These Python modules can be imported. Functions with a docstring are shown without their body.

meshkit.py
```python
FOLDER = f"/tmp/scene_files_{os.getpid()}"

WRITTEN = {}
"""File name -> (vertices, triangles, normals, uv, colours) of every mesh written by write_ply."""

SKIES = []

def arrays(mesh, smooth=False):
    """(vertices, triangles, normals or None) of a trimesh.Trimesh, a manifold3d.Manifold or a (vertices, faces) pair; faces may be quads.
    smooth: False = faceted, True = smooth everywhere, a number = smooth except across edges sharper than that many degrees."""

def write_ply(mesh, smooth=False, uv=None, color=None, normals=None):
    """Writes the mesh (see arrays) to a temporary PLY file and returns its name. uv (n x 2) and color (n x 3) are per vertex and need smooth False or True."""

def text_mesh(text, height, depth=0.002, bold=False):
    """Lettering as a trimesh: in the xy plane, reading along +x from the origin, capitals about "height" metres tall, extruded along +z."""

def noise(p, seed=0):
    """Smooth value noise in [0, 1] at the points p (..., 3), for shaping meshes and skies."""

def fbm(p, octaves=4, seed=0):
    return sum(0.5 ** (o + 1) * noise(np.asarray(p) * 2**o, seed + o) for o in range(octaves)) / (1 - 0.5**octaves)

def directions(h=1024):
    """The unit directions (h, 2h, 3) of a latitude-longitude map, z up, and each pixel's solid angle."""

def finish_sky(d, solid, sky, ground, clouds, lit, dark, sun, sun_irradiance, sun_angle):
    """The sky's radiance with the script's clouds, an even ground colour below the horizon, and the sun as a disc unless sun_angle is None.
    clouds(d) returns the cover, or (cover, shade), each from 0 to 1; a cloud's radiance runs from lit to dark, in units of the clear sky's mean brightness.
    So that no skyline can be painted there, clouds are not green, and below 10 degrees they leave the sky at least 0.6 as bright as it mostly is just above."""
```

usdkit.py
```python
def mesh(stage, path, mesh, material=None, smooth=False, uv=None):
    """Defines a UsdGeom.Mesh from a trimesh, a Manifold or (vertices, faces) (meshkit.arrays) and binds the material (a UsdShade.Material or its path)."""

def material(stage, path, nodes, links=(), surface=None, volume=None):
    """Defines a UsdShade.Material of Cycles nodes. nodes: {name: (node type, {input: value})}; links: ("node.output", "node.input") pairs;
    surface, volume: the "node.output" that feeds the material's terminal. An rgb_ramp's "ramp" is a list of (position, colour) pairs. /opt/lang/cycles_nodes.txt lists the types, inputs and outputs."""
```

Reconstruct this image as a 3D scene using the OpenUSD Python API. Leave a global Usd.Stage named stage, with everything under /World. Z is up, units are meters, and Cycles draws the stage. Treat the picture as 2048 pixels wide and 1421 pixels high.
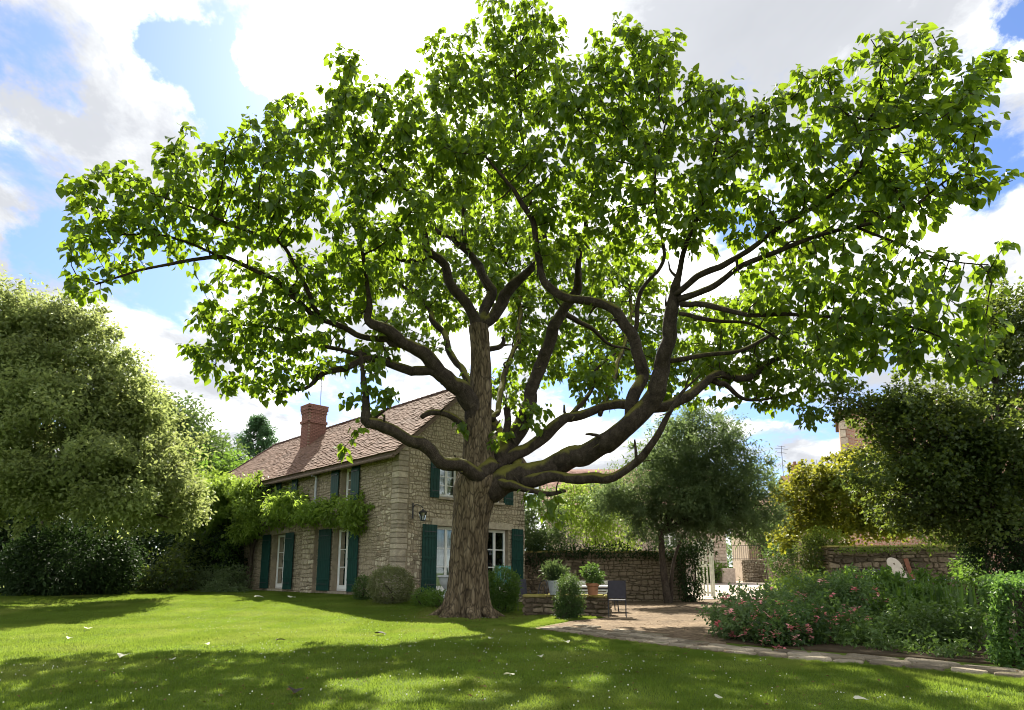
import math, random
import numpy as np, trimesh, usdkit, meshkit
from scipy.spatial import cKDTree
from shapely.geometry import Polygon
from pxr import Usd, UsdGeom, UsdLux, UsdShade, Gf, Sdf, Vt

stage = Usd.Stage.CreateInMemory()
UsdGeom.SetStageUpAxis(stage, 'Z'); UsdGeom.SetStageMetersPerUnit(stage, 1.0)
UsdGeom.Xform.Define(stage, '/World'); UsdGeom.Scope.Define(stage, '/World/Looks')
rng = np.random.default_rng(7)

# ------------------------------------------------------------------ camera, sky, sun, exposure
FPX, PITCH, EYE, HORIZON = 1280.0, math.radians(10), 1.2, 1145.0
PPY = HORIZON - FPX * math.tan(PITCH)
cam = UsdGeom.Camera.Define(stage, '/World/camera')
cam.CreateHorizontalApertureAttr(36.0); cam.CreateFocalLengthAttr(36 * FPX / 2048)
cam.CreateVerticalApertureOffsetAttr((PPY - 710.5) / 2048 * 36)
cam.CreateExposureAttr(2.1)
cam.AddTranslateOp().Set(Gf.Vec3d(0, 0, EYE)); cam.AddRotateXOp().Set(90 + math.degrees(PITCH))

SUN = np.array([-.19, 1, .93]); SUN /= np.linalg.norm(SUN)
ELEV, AZ = math.asin(SUN[2]), math.atan2(SUN[0], SUN[1])
def P0(px, py):
    u = (px - 1024) / FPX; v = (PPY - py) / FPX; return np.array([u, math.cos(PITCH) - v * math.sin(PITCH), math.sin(PITCH) + v * math.cos(PITCH)])
def unit0(a): return a / np.linalg.norm(a)
SKY_NODES, SKY_LINKS, prev = {'wn': ('noise_texture', {'scale': 5.5, 'detail': 10.0, 'roughness': .62}), 'wc': ('vector_math', {'math_type': 'subtract', 'vector2': (.5, .5, .5)}), 'ws': ('vector_math', {'math_type': 'scale', 'scale': .30}), 'wa': ('vector_math', {'math_type': 'add'})}, [('tc.generated', 'wn.vector'), ('wn.color', 'wc.vector1'), ('wc.vector', 'ws.vector1'), ('tc.generated', 'wa.vector1'), ('ws.vector', 'wa.vector2')], 'n1.fac'
for k, (px, py, rad, amt) in enumerate(((70, 100, .13, .16), (350, 80, .09, .14), (430, 160, .09, .14), (500, 235, .08, .14), (270, 650, .20, .15), (60, 520, .09, .15), (2040, 50, .08, .22), (1990, 420, .10, .08), (1720, 60, .10, -.10), (760, 120, .22, -.14), (170, 270, .18, -.12), (1000, 300, .5, -.06))):
    d_ = unit0(P0(px, py))
    SKY_NODES |= {f'gd{k}': ('vector_math', {'math_type': 'distance', 'vector2': tuple(d_)}), f'gm{k}': ('map_range', {'range_type': 'smoothstep', 'from_min': 0.0, 'from_max': rad, 'to_min': amt, 'to_max': 0.0, 'clamp': True}), f'gs{k}': ('math', {'math_type': 'subtract'})}
    SKY_LINKS += [('wa.vector', f'gd{k}.vector1'), (f'gd{k}.value', f'gm{k}.value'), (prev, f'gs{k}.value1'), (f'gm{k}.result', f'gs{k}.value2')]; prev = f'gs{k}.value'
shade_ = 'n2.fac'                                                   # grey undersides of the larger clouds
for k, (px, py, rad, amt) in enumerate(((190, 300, .22, .13), (930, 10, .16, .16), (1480, 120, .22, .16), (1700, 90, .12, .10), (1980, 300, .2, .05), (1600, 960, .2, .08), (780, 100, .14, -.12))):
    SKY_NODES |= {f'hd{k}': ('vector_math', {'math_type': 'distance', 'vector2': tuple(unit0(P0(px, py)))}), f'hm{k}': ('map_range', {'range_type': 'smoothstep', 'from_min': 0.0, 'from_max': rad, 'to_min': amt, 'to_max': 0.0, 'clamp': True}), f'hs{k}': ('math', {'math_type': 'subtract'})}
    SKY_LINKS += [('wa.vector', f'hd{k}.vector1'), (f'hd{k}.value', f'hm{k}.value'), (shade_, f'hs{k}.value1'), (f'hm{k}.result', f'hs{k}.value2')]; shade_ = f'hs{k}.value'
usdkit.material(stage, '/World/Looks/sky_clouds', {**SKY_NODES,
    'tc': ('texture_coordinate', {}),
    'sky': ('sky_texture', {'sky_type': 'single_scattering', 'sun_disc': False, 'sun_elevation': ELEV, 'sun_rotation': AZ, 'aerosol_density': 0.6}),
    'sep': ('separate_xyz', {}),
    'zmax': ('math', {'math_type': 'maximum', 'value2': 0.0}),
    'zadd': ('math', {'math_type': 'add', 'value2': 0.22}),
    'u': ('math', {'math_type': 'divide'}), 'v': ('math', {'math_type': 'divide'}),
    'uv': ('combine_xyz', {'z': 0.0}),
    'map': ('mapping', {'location': (3.15, 1.35, 0.4), 'scale': (1.0, 0.8, 1.0)}),
    'n1': ('noise_texture', {'scale': 1.9, 'detail': 12.0, 'roughness': 0.60, 'distortion': 0.15}),
    'cover': ('map_range', {'range_type': 'smoothstep', 'from_min': 0.375, 'from_max': 0.475, 'to_min': 0.0, 'to_max': 1.0, 'clamp': True}),
    'n2': ('noise_texture', {'scale': 3.2, 'detail': 10.0, 'roughness': 0.62, 'distortion': 0.3}),
    'shade': ('rgb_ramp', {'ramp': [(0.0, (2.5, 2.6, 2.8)), (0.41, (2.9, 3.0, 3.2)), (0.48, (3.7, 3.8, 3.95)), (0.57, (7.4, 7.4, 7.3)), (0.7, (10.5, 10.4, 10.1)), (1.0, (11.5, 11.3, 11.0))]}),
    'dot': ('vector_math', {'math_type': 'dot_product', 'vector2': tuple(SUN)}),
    'dmax': ('math', {'math_type': 'maximum', 'value2': 0.0}),
    'pw': ('math', {'math_type': 'power', 'value2': 70.0}),
    'glow': ('math', {'math_type': 'multiply_add', 'value2': 1.5, 'value3': 1.0}),
    'cloud': ('vector_math', {'math_type': 'scale'}),
    'blue': ('mix_color', {'blend_type': 'multiply', 'fac': 1.0, 'b': (0.50, 0.60, 0.80)}),
    'mix': ('mix_color', {'blend_type': 'mix'}),
    'bg': ('background_shader', {'strength': 0.06})},
    SKY_LINKS + [('tc.generated', 'sep.vector'), ('sep.z', 'zmax.value1'), ('zmax.value', 'zadd.value1'),
     ('sep.x', 'u.value1'), ('zadd.value', 'u.value2'), ('sep.y', 'v.value1'), ('zadd.value', 'v.value2'),
     ('u.value', 'uv.x'), ('v.value', 'uv.y'), ('uv.vector', 'map.vector'), ('map.vector', 'n1.vector'), ('map.vector', 'n2.vector'),
     (prev, 'cover.value'), (shade_, 'shade.fac'), ('tc.generated', 'dot.vector1'), ('dot.value', 'dmax.value1'),
     ('dmax.value', 'pw.value1'), ('pw.value', 'glow.value1'), ('shade.color', 'cloud.vector1'), ('glow.value', 'cloud.scale'),
     ('sky.color', 'blue.a'), ('cover.result', 'mix.fac'), ('blue.result', 'mix.a'), ('cloud.vector', 'mix.b'), ('mix.result', 'bg.color')],
    surface='bg.background')
dome = UsdLux.DomeLight.Define(stage, '/World/sky')
UsdShade.MaterialBindingAPI.Apply(dome.GetPrim()).Bind(UsdShade.Material.Get(stage, '/World/Looks/sky_clouds'))
dome.GetPrim().SetCustomDataByKey('kind', 'structure')
sun = UsdLux.DistantLight.Define(stage, '/World/sun')
sun.CreateIntensityAttr(0.95); sun.CreateAngleAttr(0.53); sun.CreateNormalizeAttr(True); sun.CreateColorAttr(Gf.Vec3f(1.0, 0.93, 0.80))
_z = SUN; _x = np.cross([0, 0, 1], _z); _x /= np.linalg.norm(_x); _y = np.cross(_z, _x)
sun.AddTransformOp().Set(Gf.Matrix4d(*map(float, (*_x, 0, *_y, 0, *_z, 0, 0, 0, 0, 1))))

# ------------------------------------------------------------------ measuring: a pixel of the photograph at a distance -> a place in the garden
CP, SP = math.cos(PITCH), math.sin(PITCH)
def P(px, py, Y):
    u = (px - 1024) / FPX; v = (PPY - py) / FPX; fw = CP - v * SP
    return np.array([u * Y / fw, Y, EYE + Y * (SP + v * CP) / fw])
def depth(q): return q[1] * CP + (q[2] - EYE) * SP
def G(px, py, z=0.0):
    a = P(px, py, 1.0); t = (z - EYE) / (a[2] - EYE); return np.array([a[0] * t, t, z])
def smooth(t): t = np.clip(t, 0, 1); return t * t * (3 - 2 * t)
def ground_z(x, y):
    x = np.asarray(x, float); y = np.asarray(y, float)
    left = 0.36 * smooth((y - 15.0) / 8.0) * smooth((0.6 - x) / 3.0)
    right = 0.42 * smooth((y - 30.0) / 12.0) * smooth((x + 2) / 4.0)
    return np.maximum(left, right)

# ------------------------------------------------------------------ prims
_used = {}
def numbered(parent, name):
    k = (parent, name); n = _used.get(k, 0); _used[k] = n + 1
    return f'{parent}/{name}' if n == 0 else f'{parent}/{name}_{n:03d}'
def pathof(parent): return '/World' if parent is None else (parent if isinstance(parent, str) else str(parent.GetPath()))
def tag(prim, label=None, cat=None, group=None, kind=None):
    for k, v in (('label', label), ('category', cat), ('group', group), ('kind', kind)):
        if v: prim.SetCustomDataByKey(k, v)
    return prim
GROUPS = {'rose_bush': 'rose bushes in the flower bed', 'box_ball': 'rounded box bushes along the house', 'garden_shrub': 'shrubs rising behind the patio wall', 'background_tree': 'trees beyond the house end', 'far_tree': 'trees closing the horizon', 'wooden_gate': 'leaves of the white gate', 'garden_chair': 'dark chairs round the terrace table'}
def thing(name, label, cat, loc=(0, 0, 0), rz=0.0, group=None, kind=None):
    group = group or GROUPS.get(name)
    x = UsdGeom.Xform.Define(stage, numbered('/World', name))
    x.AddTranslateOp().Set(Gf.Vec3d(*map(float, loc)))
    if rz: x.AddRotateZOp().Set(float(rz))
    return tag(x.GetPrim(), label, cat, group, kind)
def setting(name, label=None):
    return tag(UsdGeom.Xform.Define(stage, numbered('/World', name)).GetPrim(), label, None, None, 'structure')
def copy_of(src, name, label, loc, rz=0.0, scale=1.0, group=None):
    x = UsdGeom.Xform.Define(stage, numbered('/World', name)); p = x.GetPrim()
    p.GetReferences().AddInternalReference(src.GetPath())
    x.ClearXformOpOrder(); x.AddTranslateOp().Set(Gf.Vec3d(*map(float, loc)))
    x.AddRotateZOp().Set(float(rz)); x.AddScaleOp().Set(Gf.Vec3f(scale))
    tag(p, label, src.GetCustomData().get('category'), group); p.SetInstanceable(True)
    return p

class MB:
    def __init__(s): s.v = []; s.f = []; s.n = 0
    def add(s, v, f):
        v = np.asarray(v, float); f = np.asarray(f, int)
        if f.shape[1] == 4: f = np.vstack([f[:, [0, 1, 2]], f[:, [0, 2, 3]]])
        s.v.append(v); s.f.append(f + s.n); s.n += len(v); return s
    def mesh(s, m): return s.add(m.vertices, m.faces)
    def box(s, c, e, R=None, bev=0.0):
        e = np.asarray(e, float) / 2
        if bev:
            b = min(bev, e.min() * .6); pts = []
            for sx in (-1, 1):
                for sy in (-1, 1):
                    for sz in (-1, 1):
                        for k in range(3):
                            q = e - b; q = q.copy(); q[k] = e[k]; pts.append(q * [sx, sy, sz])
            h = trimesh.convex.convex_hull(np.array(pts)); v, f = np.array(h.vertices), np.array(h.faces)
        else:
            v = np.array([[x, y, z] for x in (-1, 1) for y in (-1, 1) for z in (-1, 1)]) * e
            f = np.array([[0, 1, 3, 2], [4, 6, 7, 5], [0, 4, 5, 1], [2, 3, 7, 6], [0, 2, 6, 4], [1, 5, 7, 3]])
        if R is not None: v = v @ np.asarray(R).T
        return s.add(v + np.asarray(c, float), f)
    def tube(s, pts, r, n=8, cap=True, wob=0.0, seed=0):
        pts = np.asarray(pts, float); m = len(pts); r = np.broadcast_to(np.asarray(r, float), (m,))
        t = np.gradient(pts, axis=0); t /= np.maximum(np.linalg.norm(t, axis=1, keepdims=True), 1e-9)
        a = np.array([0, 0, 1.0]) if abs(t[0, 2]) < .9 else np.array([1.0, 0, 0])
        u = np.cross(t[0], a); u /= np.linalg.norm(u); U = []
        for k in range(m):
            u = u - t[k] * np.dot(u, t[k]); u /= max(np.linalg.norm(u), 1e-9); U.append(u.copy())
        U = np.array(U); W = np.cross(t, U); an = np.arange(n) / n * 2 * np.pi
        d = U[:, None] * np.cos(an)[None, :, None] + W[:, None] * np.sin(an)[None, :, None]
        rr = np.repeat(r[:, None], n, 1)
        if wob:
            q = pts[:, None] + d * r[:, None, None]
            rr = rr * (1 + wob * (meshkit.fbm(q * np.array([2.2, 2.2, 1.1]), 4, seed) - .5) * 2)
        v = (pts[:, None] + d * rr[..., None]).reshape(-1, 3)
        i = np.arange(m - 1)[:, None] * n; j = np.arange(n)[None]; k = (j + 1) % n
        f = np.stack([i + j, i + k, i + n + k, i + n + j], -1).reshape(-1, 4)
        s.add(v, f)
        if cap:
            c = np.vstack([pts[0], pts[-1]]); b = len(v)
            ff = [[b, (q + 1) % n, q] for q in range(n)] + [[b + 1, (m - 1) * n + q, (m - 1) * n + (q + 1) % n] for q in range(n)]
            s.n -= len(v); s.v.pop(); s.f.pop(); s.add(np.vstack([v, c]), np.vstack([np.vstack([f[:, [0, 1, 2]], f[:, [0, 2, 3]]]), ff]))
        return s
    def lathe(s, c, prof, n=20):
        prof = np.asarray(prof, float); an = np.arange(n) / n * 2 * np.pi
        v = np.stack([prof[:, 0, None] * np.cos(an), prof[:, 0, None] * np.sin(an), np.repeat(prof[:, 1, None], n, 1)], -1).reshape(-1, 3) + np.asarray(c, float)
        i = np.arange(len(prof) - 1)[:, None] * n; j = np.arange(n)[None]; k = (j + 1) % n
        return s.add(v, np.stack([i + j, i + k, i + n + k, i + n + j], -1).reshape(-1, 4))
    def arrays(s): return (np.vstack(s.v), np.vstack(s.f)) if s.v else None
    def build(s, name, mat, parent=None, smooth=False, label=None, cat=None, group=None, kind=None):
        if not s.v: return None
        path = numbered(pathof(parent), name)
        usdkit.mesh(stage, path, s.arrays(), mat, smooth)
        return tag(stage.GetPrimAtPath(path), label, cat, group, kind)
def catmull(p, n):
    p = np.asarray(p, float); q = np.vstack([2 * p[0] - p[1], p, 2 * p[-1] - p[-2]])
    seg = np.linalg.norm(np.diff(p[:, :3], axis=0), axis=1); cum = np.concatenate([[0], np.cumsum(seg)]); out = []
    for s in np.linspace(0, cum[-1], n):
        k = min(max(np.searchsorted(cum, s, 'right') - 1, 0), len(p) - 2); t = (s - cum[k]) / max(seg[k], 1e-9)
        a, b, c, d = q[k], q[k + 1], q[k + 2], q[k + 3]
        out.append(.5 * (2 * b + (c - a) * t + (2 * a - 5 * b + 4 * c - d) * t * t + (3 * b - a - 3 * c + d) * t ** 3))
    return np.array(out)
def rotz(a): c, s = math.cos(a), math.sin(a); return np.array([[c, -s, 0], [s, c, 0], [0, 0, 1.0]])

# ------------------------------------------------------------------ materials
M = {}
def mat(name, nodes, links, surface): M[name] = usdkit.material(stage, '/World/Looks/' + name, nodes, links, surface=surface); return M[name]
def plain(name, col, rough=.6, noise=6.0, amt=.25, spec=.3, bump=0.0, bscale=40.0, metallic=0.0):
    lo = tuple(c * (1 - amt) for c in col); hi = tuple(min(c * (1 + amt), .95) for c in col)
    nodes = {'g': ('geometry', {}), 'n': ('noise_texture', {'scale': noise, 'detail': 6.0, 'roughness': .6}),
             'r': ('rgb_ramp', {'ramp': [(.3, lo), (.7, hi)]}),
             'p': ('principled_bsdf', {'roughness': rough, 'specular_ior_level': spec, 'metallic': metallic})}
    links = [('g.position', 'n.vector'), ('n.fac', 'r.fac'), ('r.color', 'p.base_color')]
    if bump:
        nodes |= {'n2': ('noise_texture', {'scale': bscale, 'detail': 5.0}), 'b': ('bump', {'strength': bump, 'distance': .02})}
        links += [('g.position', 'n2.vector'), ('n2.fac', 'b.height'), ('b.normal', 'p.normal')]
    return mat(name, nodes, links, 'p.BSDF')
def pieces(name, cols, rough=.9, grain=18.0, bump=.5, bscale=30.0, moss=None, moss_at=.55):
    """stones, bricks, tiles: a colour of its own for each piece, grain, optional moss on what looks up"""
    nodes = {'g': ('geometry', {}), 'o': ('object_info', {}), 'add': ('math', {'math_type': 'add'}), 'fr': ('math', {'math_type': 'fraction'}),
             'r': ('rgb_ramp', {'ramp': cols}), 'n': ('noise_texture', {'scale': grain, 'detail': 6.0, 'roughness': .65}),
             'v': ('map_range', {'from_min': .3, 'from_max': .7, 'to_min': .72, 'to_max': 1.25}),
             'm': ('vector_math', {'math_type': 'scale'}), 'p': ('principled_bsdf', {'roughness': rough, 'specular_ior_level': .2}),
             'n2': ('noise_texture', {'scale': bscale, 'detail': 6.0}), 'b': ('bump', {'strength': bump, 'distance': .03})}
    links = [('g.random_per_island', 'add.value1'), ('o.random', 'add.value2'), ('add.value', 'fr.value1'), ('fr.value', 'r.fac'),
             ('g.position', 'n.vector'), ('n.fac', 'v.value'), ('r.color', 'm.vector1'), ('v.result', 'm.scale'),
             ('g.position', 'n2.vector'), ('n2.fac', 'b.height'), ('b.normal', 'p.normal')]
    if moss:
        nodes |= {'s': ('separate_xyz', {}), 'n3': ('noise_texture', {'scale': 2.5, 'detail': 6.0}), 'ma': ('math', {'math_type': 'multiply_add', 'value2': .45}),
                  'mr': ('map_range', {'range_type': 'smoothstep', 'from_min': moss_at, 'from_max': moss_at + .3, 'to_min': 0.0, 'to_max': 1.0}),
                  'mx': ('mix_color', {'b': moss})}
        links += [('g.normal', 's.vector'), ('s.z', 'ma.value1'), ('g.position', 'n3.vector'), ('n3.fac', 'ma.value3'), ('ma.value', 'mr.value'),
                  ('mr.result', 'mx.fac'), ('m.vector', 'mx.a'), ('mx.result', 'p.base_color')]
    else: links += [('m.vector', 'p.base_color')]
    return mat(name, nodes, links, 'p.BSDF')
def leafy(name, cols, trans, tfac=.45, rough=.45, clump=1.3, spec=.35, lo=.75, hi=1.3):
    """leaves: each leaf its own tone; light passes through them"""
    nodes = {'g': ('geometry', {}), 'o': ('object_info', {}), 'add': ('math', {'math_type': 'add'}), 'fr': ('math', {'math_type': 'fraction'}),
             'r': ('rgb_ramp', {'ramp': cols}), 'n': ('noise_texture', {'scale': clump, 'detail': 3.0}),
             'v': ('map_range', {'from_min': .3, 'from_max': .7, 'to_min': lo, 'to_max': hi}),
             'm': ('vector_math', {'math_type': 'scale'}), 'p': ('principled_bsdf', {'roughness': rough, 'specular_ior_level': spec}),
             't0': ('mix_color', {'blend_type': 'mix', 'fac': .55, 'b': trans}), 't1': ('vector_math', {'math_type': 'scale'}),
             't': ('translucent_bsdf', {}), 'x': ('mix_closure', {'fac': tfac})}
    links = [('g.random_per_island', 'add.value1'), ('o.random', 'add.value2'), ('add.value', 'fr.value1'), ('fr.value', 'r.fac'),
             ('g.position', 'n.vector'), ('n.fac', 'v.value'), ('r.color', 'm.vector1'), ('v.result', 'm.scale'), ('m.vector', 'p.base_color'),
             ('m.vector', 't0.a'), ('t0.result', 't1.vector1'), ('t1.vector', 't.color'), ('p.BSDF', 'x.closure1'), ('t.BSDF', 'x.closure2')]
    nodes['t1'][1]['scale'] = 1.6
    return mat(name, nodes, links, 'x.closure')

leafy('catalpa_leaf', [(0, (.034, .074, .008)), (.5, (.055, .105, .010)), (1, (.085, .130, .014))], (.25, .35, .014), .48, .42, .8)
leafy('box_leaf', [(0, (.03, .065, .014)), (1, (.065, .115, .025))], (.13, .21, .03), .33, .5, 1.0)
leafy('hedge_leaf', [(0, (.03, .075, .016)), (1, (.065, .13, .028))], (.14, .25, .03), .38, .5, 1.2)
leafy('pale_box_leaf', [(0, (.085, .105, .04)), (1, (.16, .175, .07))], (.22, .24, .07), .35)
leafy('variegated_leaf', [(0, (.075, .12, .03)), (.35, (.145, .19, .055)), (.7, (.24, .27, .11)), (1, (.40, .40, .22))], (.34, .38, .12), .45, .5, .5, lo=.6, hi=1.25)
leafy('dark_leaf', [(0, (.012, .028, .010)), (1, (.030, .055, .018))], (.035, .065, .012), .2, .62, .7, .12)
leafy('olive_leaf', [(0, (.040, .072, .028)), (1, (.095, .135, .06))], (.18, .25, .07), .38, .5, .7, lo=.65, hi=1.35)
leafy('green_leaf', [(0, (.035, .08, .012)), (1, (.08, .14, .025))], (.18, .30, .03), .45)
leafy('wisteria_leaf', [(0, (.10, .17, .022)), (1, (.20, .26, .045))], (.30, .40, .05), .45, .5, 1.0)
leafy('yellow_leaf', [(0, (.06, .09, .012)), (.35, (.12, .14, .014)), (.65, (.22, .16, .016)), (1, (.28, .13, .03))], (.28, .26, .02), .45, .5, .5, lo=.65, hi=1.4)
leafy('brown_green_leaf', [(0, (.020, .042, .012)), (.7, (.050, .080, .020)), (1, (.07, .065, .022))], (.19, .24, .025), .42, .5, .7, lo=.6, hi=1.4)
leafy('rose_leaf', [(0, (.03, .07, .018)), (.7, (.075, .13, .04)), (1, (.13, .18, .08))], (.17, .27, .05), .4, .45, 2.2, lo=.6, hi=1.4)
leafy('blossom', [(0, (.55, .13, .15)), (.6, (.62, .24, .24)), (1, (.70, .42, .38))], (.7, .3, .3), .3, .6)
leafy('conifer_leaf', [(0, (.03, .075, .035)), (1, (.06, .12, .05))], (.08, .16, .05), .3)
leafy('far_leaf', [(0, (.04, .075, .02)), (1, (.075, .12, .035))], (.12, .18, .03), .35)
leafy('clover_white', [(0, (.55, .56, .48)), (1, (.75, .75, .7))], (.6, .6, .5), .25, .8)
leafy('fallen', [(0, (.45, .46, .34)), (1, (.62, .60, .48))], (.4, .4, .25), .2, .7)
leafy('fallen_dark', [(0, (.02, .018, .01)), (1, (.03, .025, .015))], (.03, .03, .01), .1, .8)
leafy('grass', [(0, (.050, .095, .012)), (.6, (.085, .135, .018)), (1, (.145, .170, .04))], (.24, .32, .035), .42, .6, .8, .15, lo=.62, hi=1.35)

mat('lawn', {'g': ('geometry', {}), 'n': ('noise_texture', {'scale': .9, 'detail': 8.0, 'roughness': .65}),
    'r': ('rgb_ramp', {'ramp': [(.3, (.055, .085, .010)), (.5, (.075, .115, .013)), (.68, (.115, .135, .020))]}),
    'd': ('vector_math', {'math_type': 'distance', 'vector2': (-1.75, 17.55, .03)}), 'n2': ('noise_texture', {'scale': 3.0, 'detail': 5.0}),
    'a': ('math', {'math_type': 'multiply_add', 'value2': 1.1}),
    'mr': ('map_range', {'range_type': 'smoothstep', 'from_min': 1.25, 'from_max': 1.75, 'to_min': 1.0, 'to_max': 0.0, 'clamp': True}),
    'mx': ('mix_color', {'b': (.20, .135, .065)}),
    'n3': ('noise_texture', {'scale': 60.0, 'detail': 4.0}), 'b': ('bump', {'strength': .7, 'distance': .03}),
    'p': ('principled_bsdf', {'roughness': .95, 'specular_ior_level': .1})},
    [('g.position', 'n.vector'), ('n.fac', 'r.fac'), ('g.position', 'd.vector1'), ('g.position', 'n2.vector'), ('n2.fac', 'a.value1'), ('d.value', 'a.value3'),
     ('a.value', 'mr.value'), ('mr.result', 'mx.fac'), ('r.color', 'mx.a'), ('mx.result', 'p.base_color'), ('g.position', 'n3.vector'), ('n3.fac', 'b.height'), ('b.normal', 'p.normal')], 'p.BSDF')
mat('gravel', {'g': ('geometry', {}), 'vo': ('voronoi_texture', {'scale': 16.0}), 'r': ('rgb_ramp', {'ramp': [(0, (.09, .062, .038)), (.5, (.14, .10, .062)), (1, (.21, .16, .105))]}),
    's': ('separate_color', {}), 'n': ('noise_texture', {'scale': 1.2, 'detail': 7.0}), 'v': ('map_range', {'from_min': .3, 'from_max': .7, 'to_min': .65, 'to_max': 1.2}),
    'm': ('vector_math', {'math_type': 'scale'}), 'b': ('bump', {'strength': .6, 'distance': .02}), 'p': ('principled_bsdf', {'roughness': .95, 'specular_ior_level': .1})},
    [('g.position', 'vo.vector'), ('vo.color', 's.color'), ('s.r', 'r.fac'), ('g.position', 'n.vector'), ('n.fac', 'v.value'), ('r.color', 'm.vector1'), ('v.result', 'm.scale'),
     ('m.vector', 'p.base_color'), ('vo.distance', 'b.height'), ('b.normal', 'p.normal')], 'p.BSDF')
plain('pale_gravel', (.42, .36, .30), .95, 2.0, .2, .1, .4, 25.0)
plain('soil', (.05, .037, .022), .95, 3.0, .4, .1, .6, 20.0)
pieces('rubble', [(0, (.20, .165, .115)), (.3, (.29, .245, .17)), (.6, (.36, .31, .22)), (.85, (.46, .41, .30)), (1, (.30, .23, .155))], grain=9.0, bump=.6)
pieces('garden_stone', [(0, (.075, .058, .038)), (.5, (.14, .105, .068)), (1, (.24, .19, .125))], grain=9.0, bump=.7, moss=(.06, .065, .015), moss_at=.75)
pieces('grey_stone', [(0, (.24, .205, .15)), (1, (.38, .33, .245))], grain=7.0, bump=.5)
pieces('pale_stone', [(0, (.34, .27, .21)), (.5, (.45, .37, .29)), (1, (.52, .45, .36))], grain=8.0, bump=.4)
pieces('paving', [(0, (.11, .09, .062)), (.5, (.18, .15, .105)), (1, (.28, .24, .175))], grain=5.0, bump=.6, moss=(.07, .085, .018), moss_at=.98)
pieces('mossy_coping', [(0, (.20, .17, .06)), (1, (.30, .25, .09))], grain=6.0, bump=.5, moss=(.22, .20, .03), moss_at=.6)
pieces('roof_tile', [(0, (.045, .022, .016)), (.35, (.105, .048, .034)), (.7, (.155, .078, .055)), (.88, (.23, .135, .10)), (1, (.09, .07, .04))], grain=1.1, bump=.4)
pieces('brick', [(0, (.14, .065, .05)), (.5, (.20, .10, .078)), (1, (.28, .17, .13))], grain=12.0, bump=.4)
plain('mortar', (.235, .195, .135), .95, 4.0, .25, .1, .5, 25.0)
plain('dark_mortar', (.12, .095, .06), .95, 4.0, .3, .1, .5, 25.0)
plain('pale_mortar', (.42, .35, .28), .95, 4.0, .2, .1, .5, 25.0)
plain('brick_mortar', (.30, .22, .17), .95, 5.0, .2, .1)
plain('eave_wood', (.12, .085, .06), .8, 5.0, .3)
plain('white_paint', (.74, .74, .70), .45, 5.0, .06)
plain('weathered_white', (.50, .50, .42), .6, 4.0, .25)
plain('shutter_green', (.003, .030, .022), .5, 6.0, .2, .22)
plain('curtain', (.40, .38, .31), .9, 3.0, .15)
plain('iron', (.018, .018, .020), .45, 8.0, .3, .5)
plain('zinc', (.36, .38, .40), .4, 8.0, .15, .5, metallic=.5)
plain('terracotta', (.27, .125, .06), .85, 6.0, .2)
plain('grey_urn', (.40, .41, .41), .7, 6.0, .2)
plain('cloth_dark', (.035, .035, .045), .8, 10.0, .2)
plain('table_top', (.70, .70, .68), .4, 5.0, .08)
plain('teal_paint', (.10, .30, .30), .5, 5.0, .1)
plain('old_wood', (.16, .12, .075), .85, 6.0, .3, .2, .3, 20.0)
plain('rust', (.16, .06, .03), .8, 6.0, .3)
plain('pale_board', (.48, .42, .34), .7, 5.0, .12)
plain('blue_metal', (.20, .25, .33), .4, 5.0, .1)
plain('blue_glaze', (.008, .012, .035), .15, 5.0, .2, .6)
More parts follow.
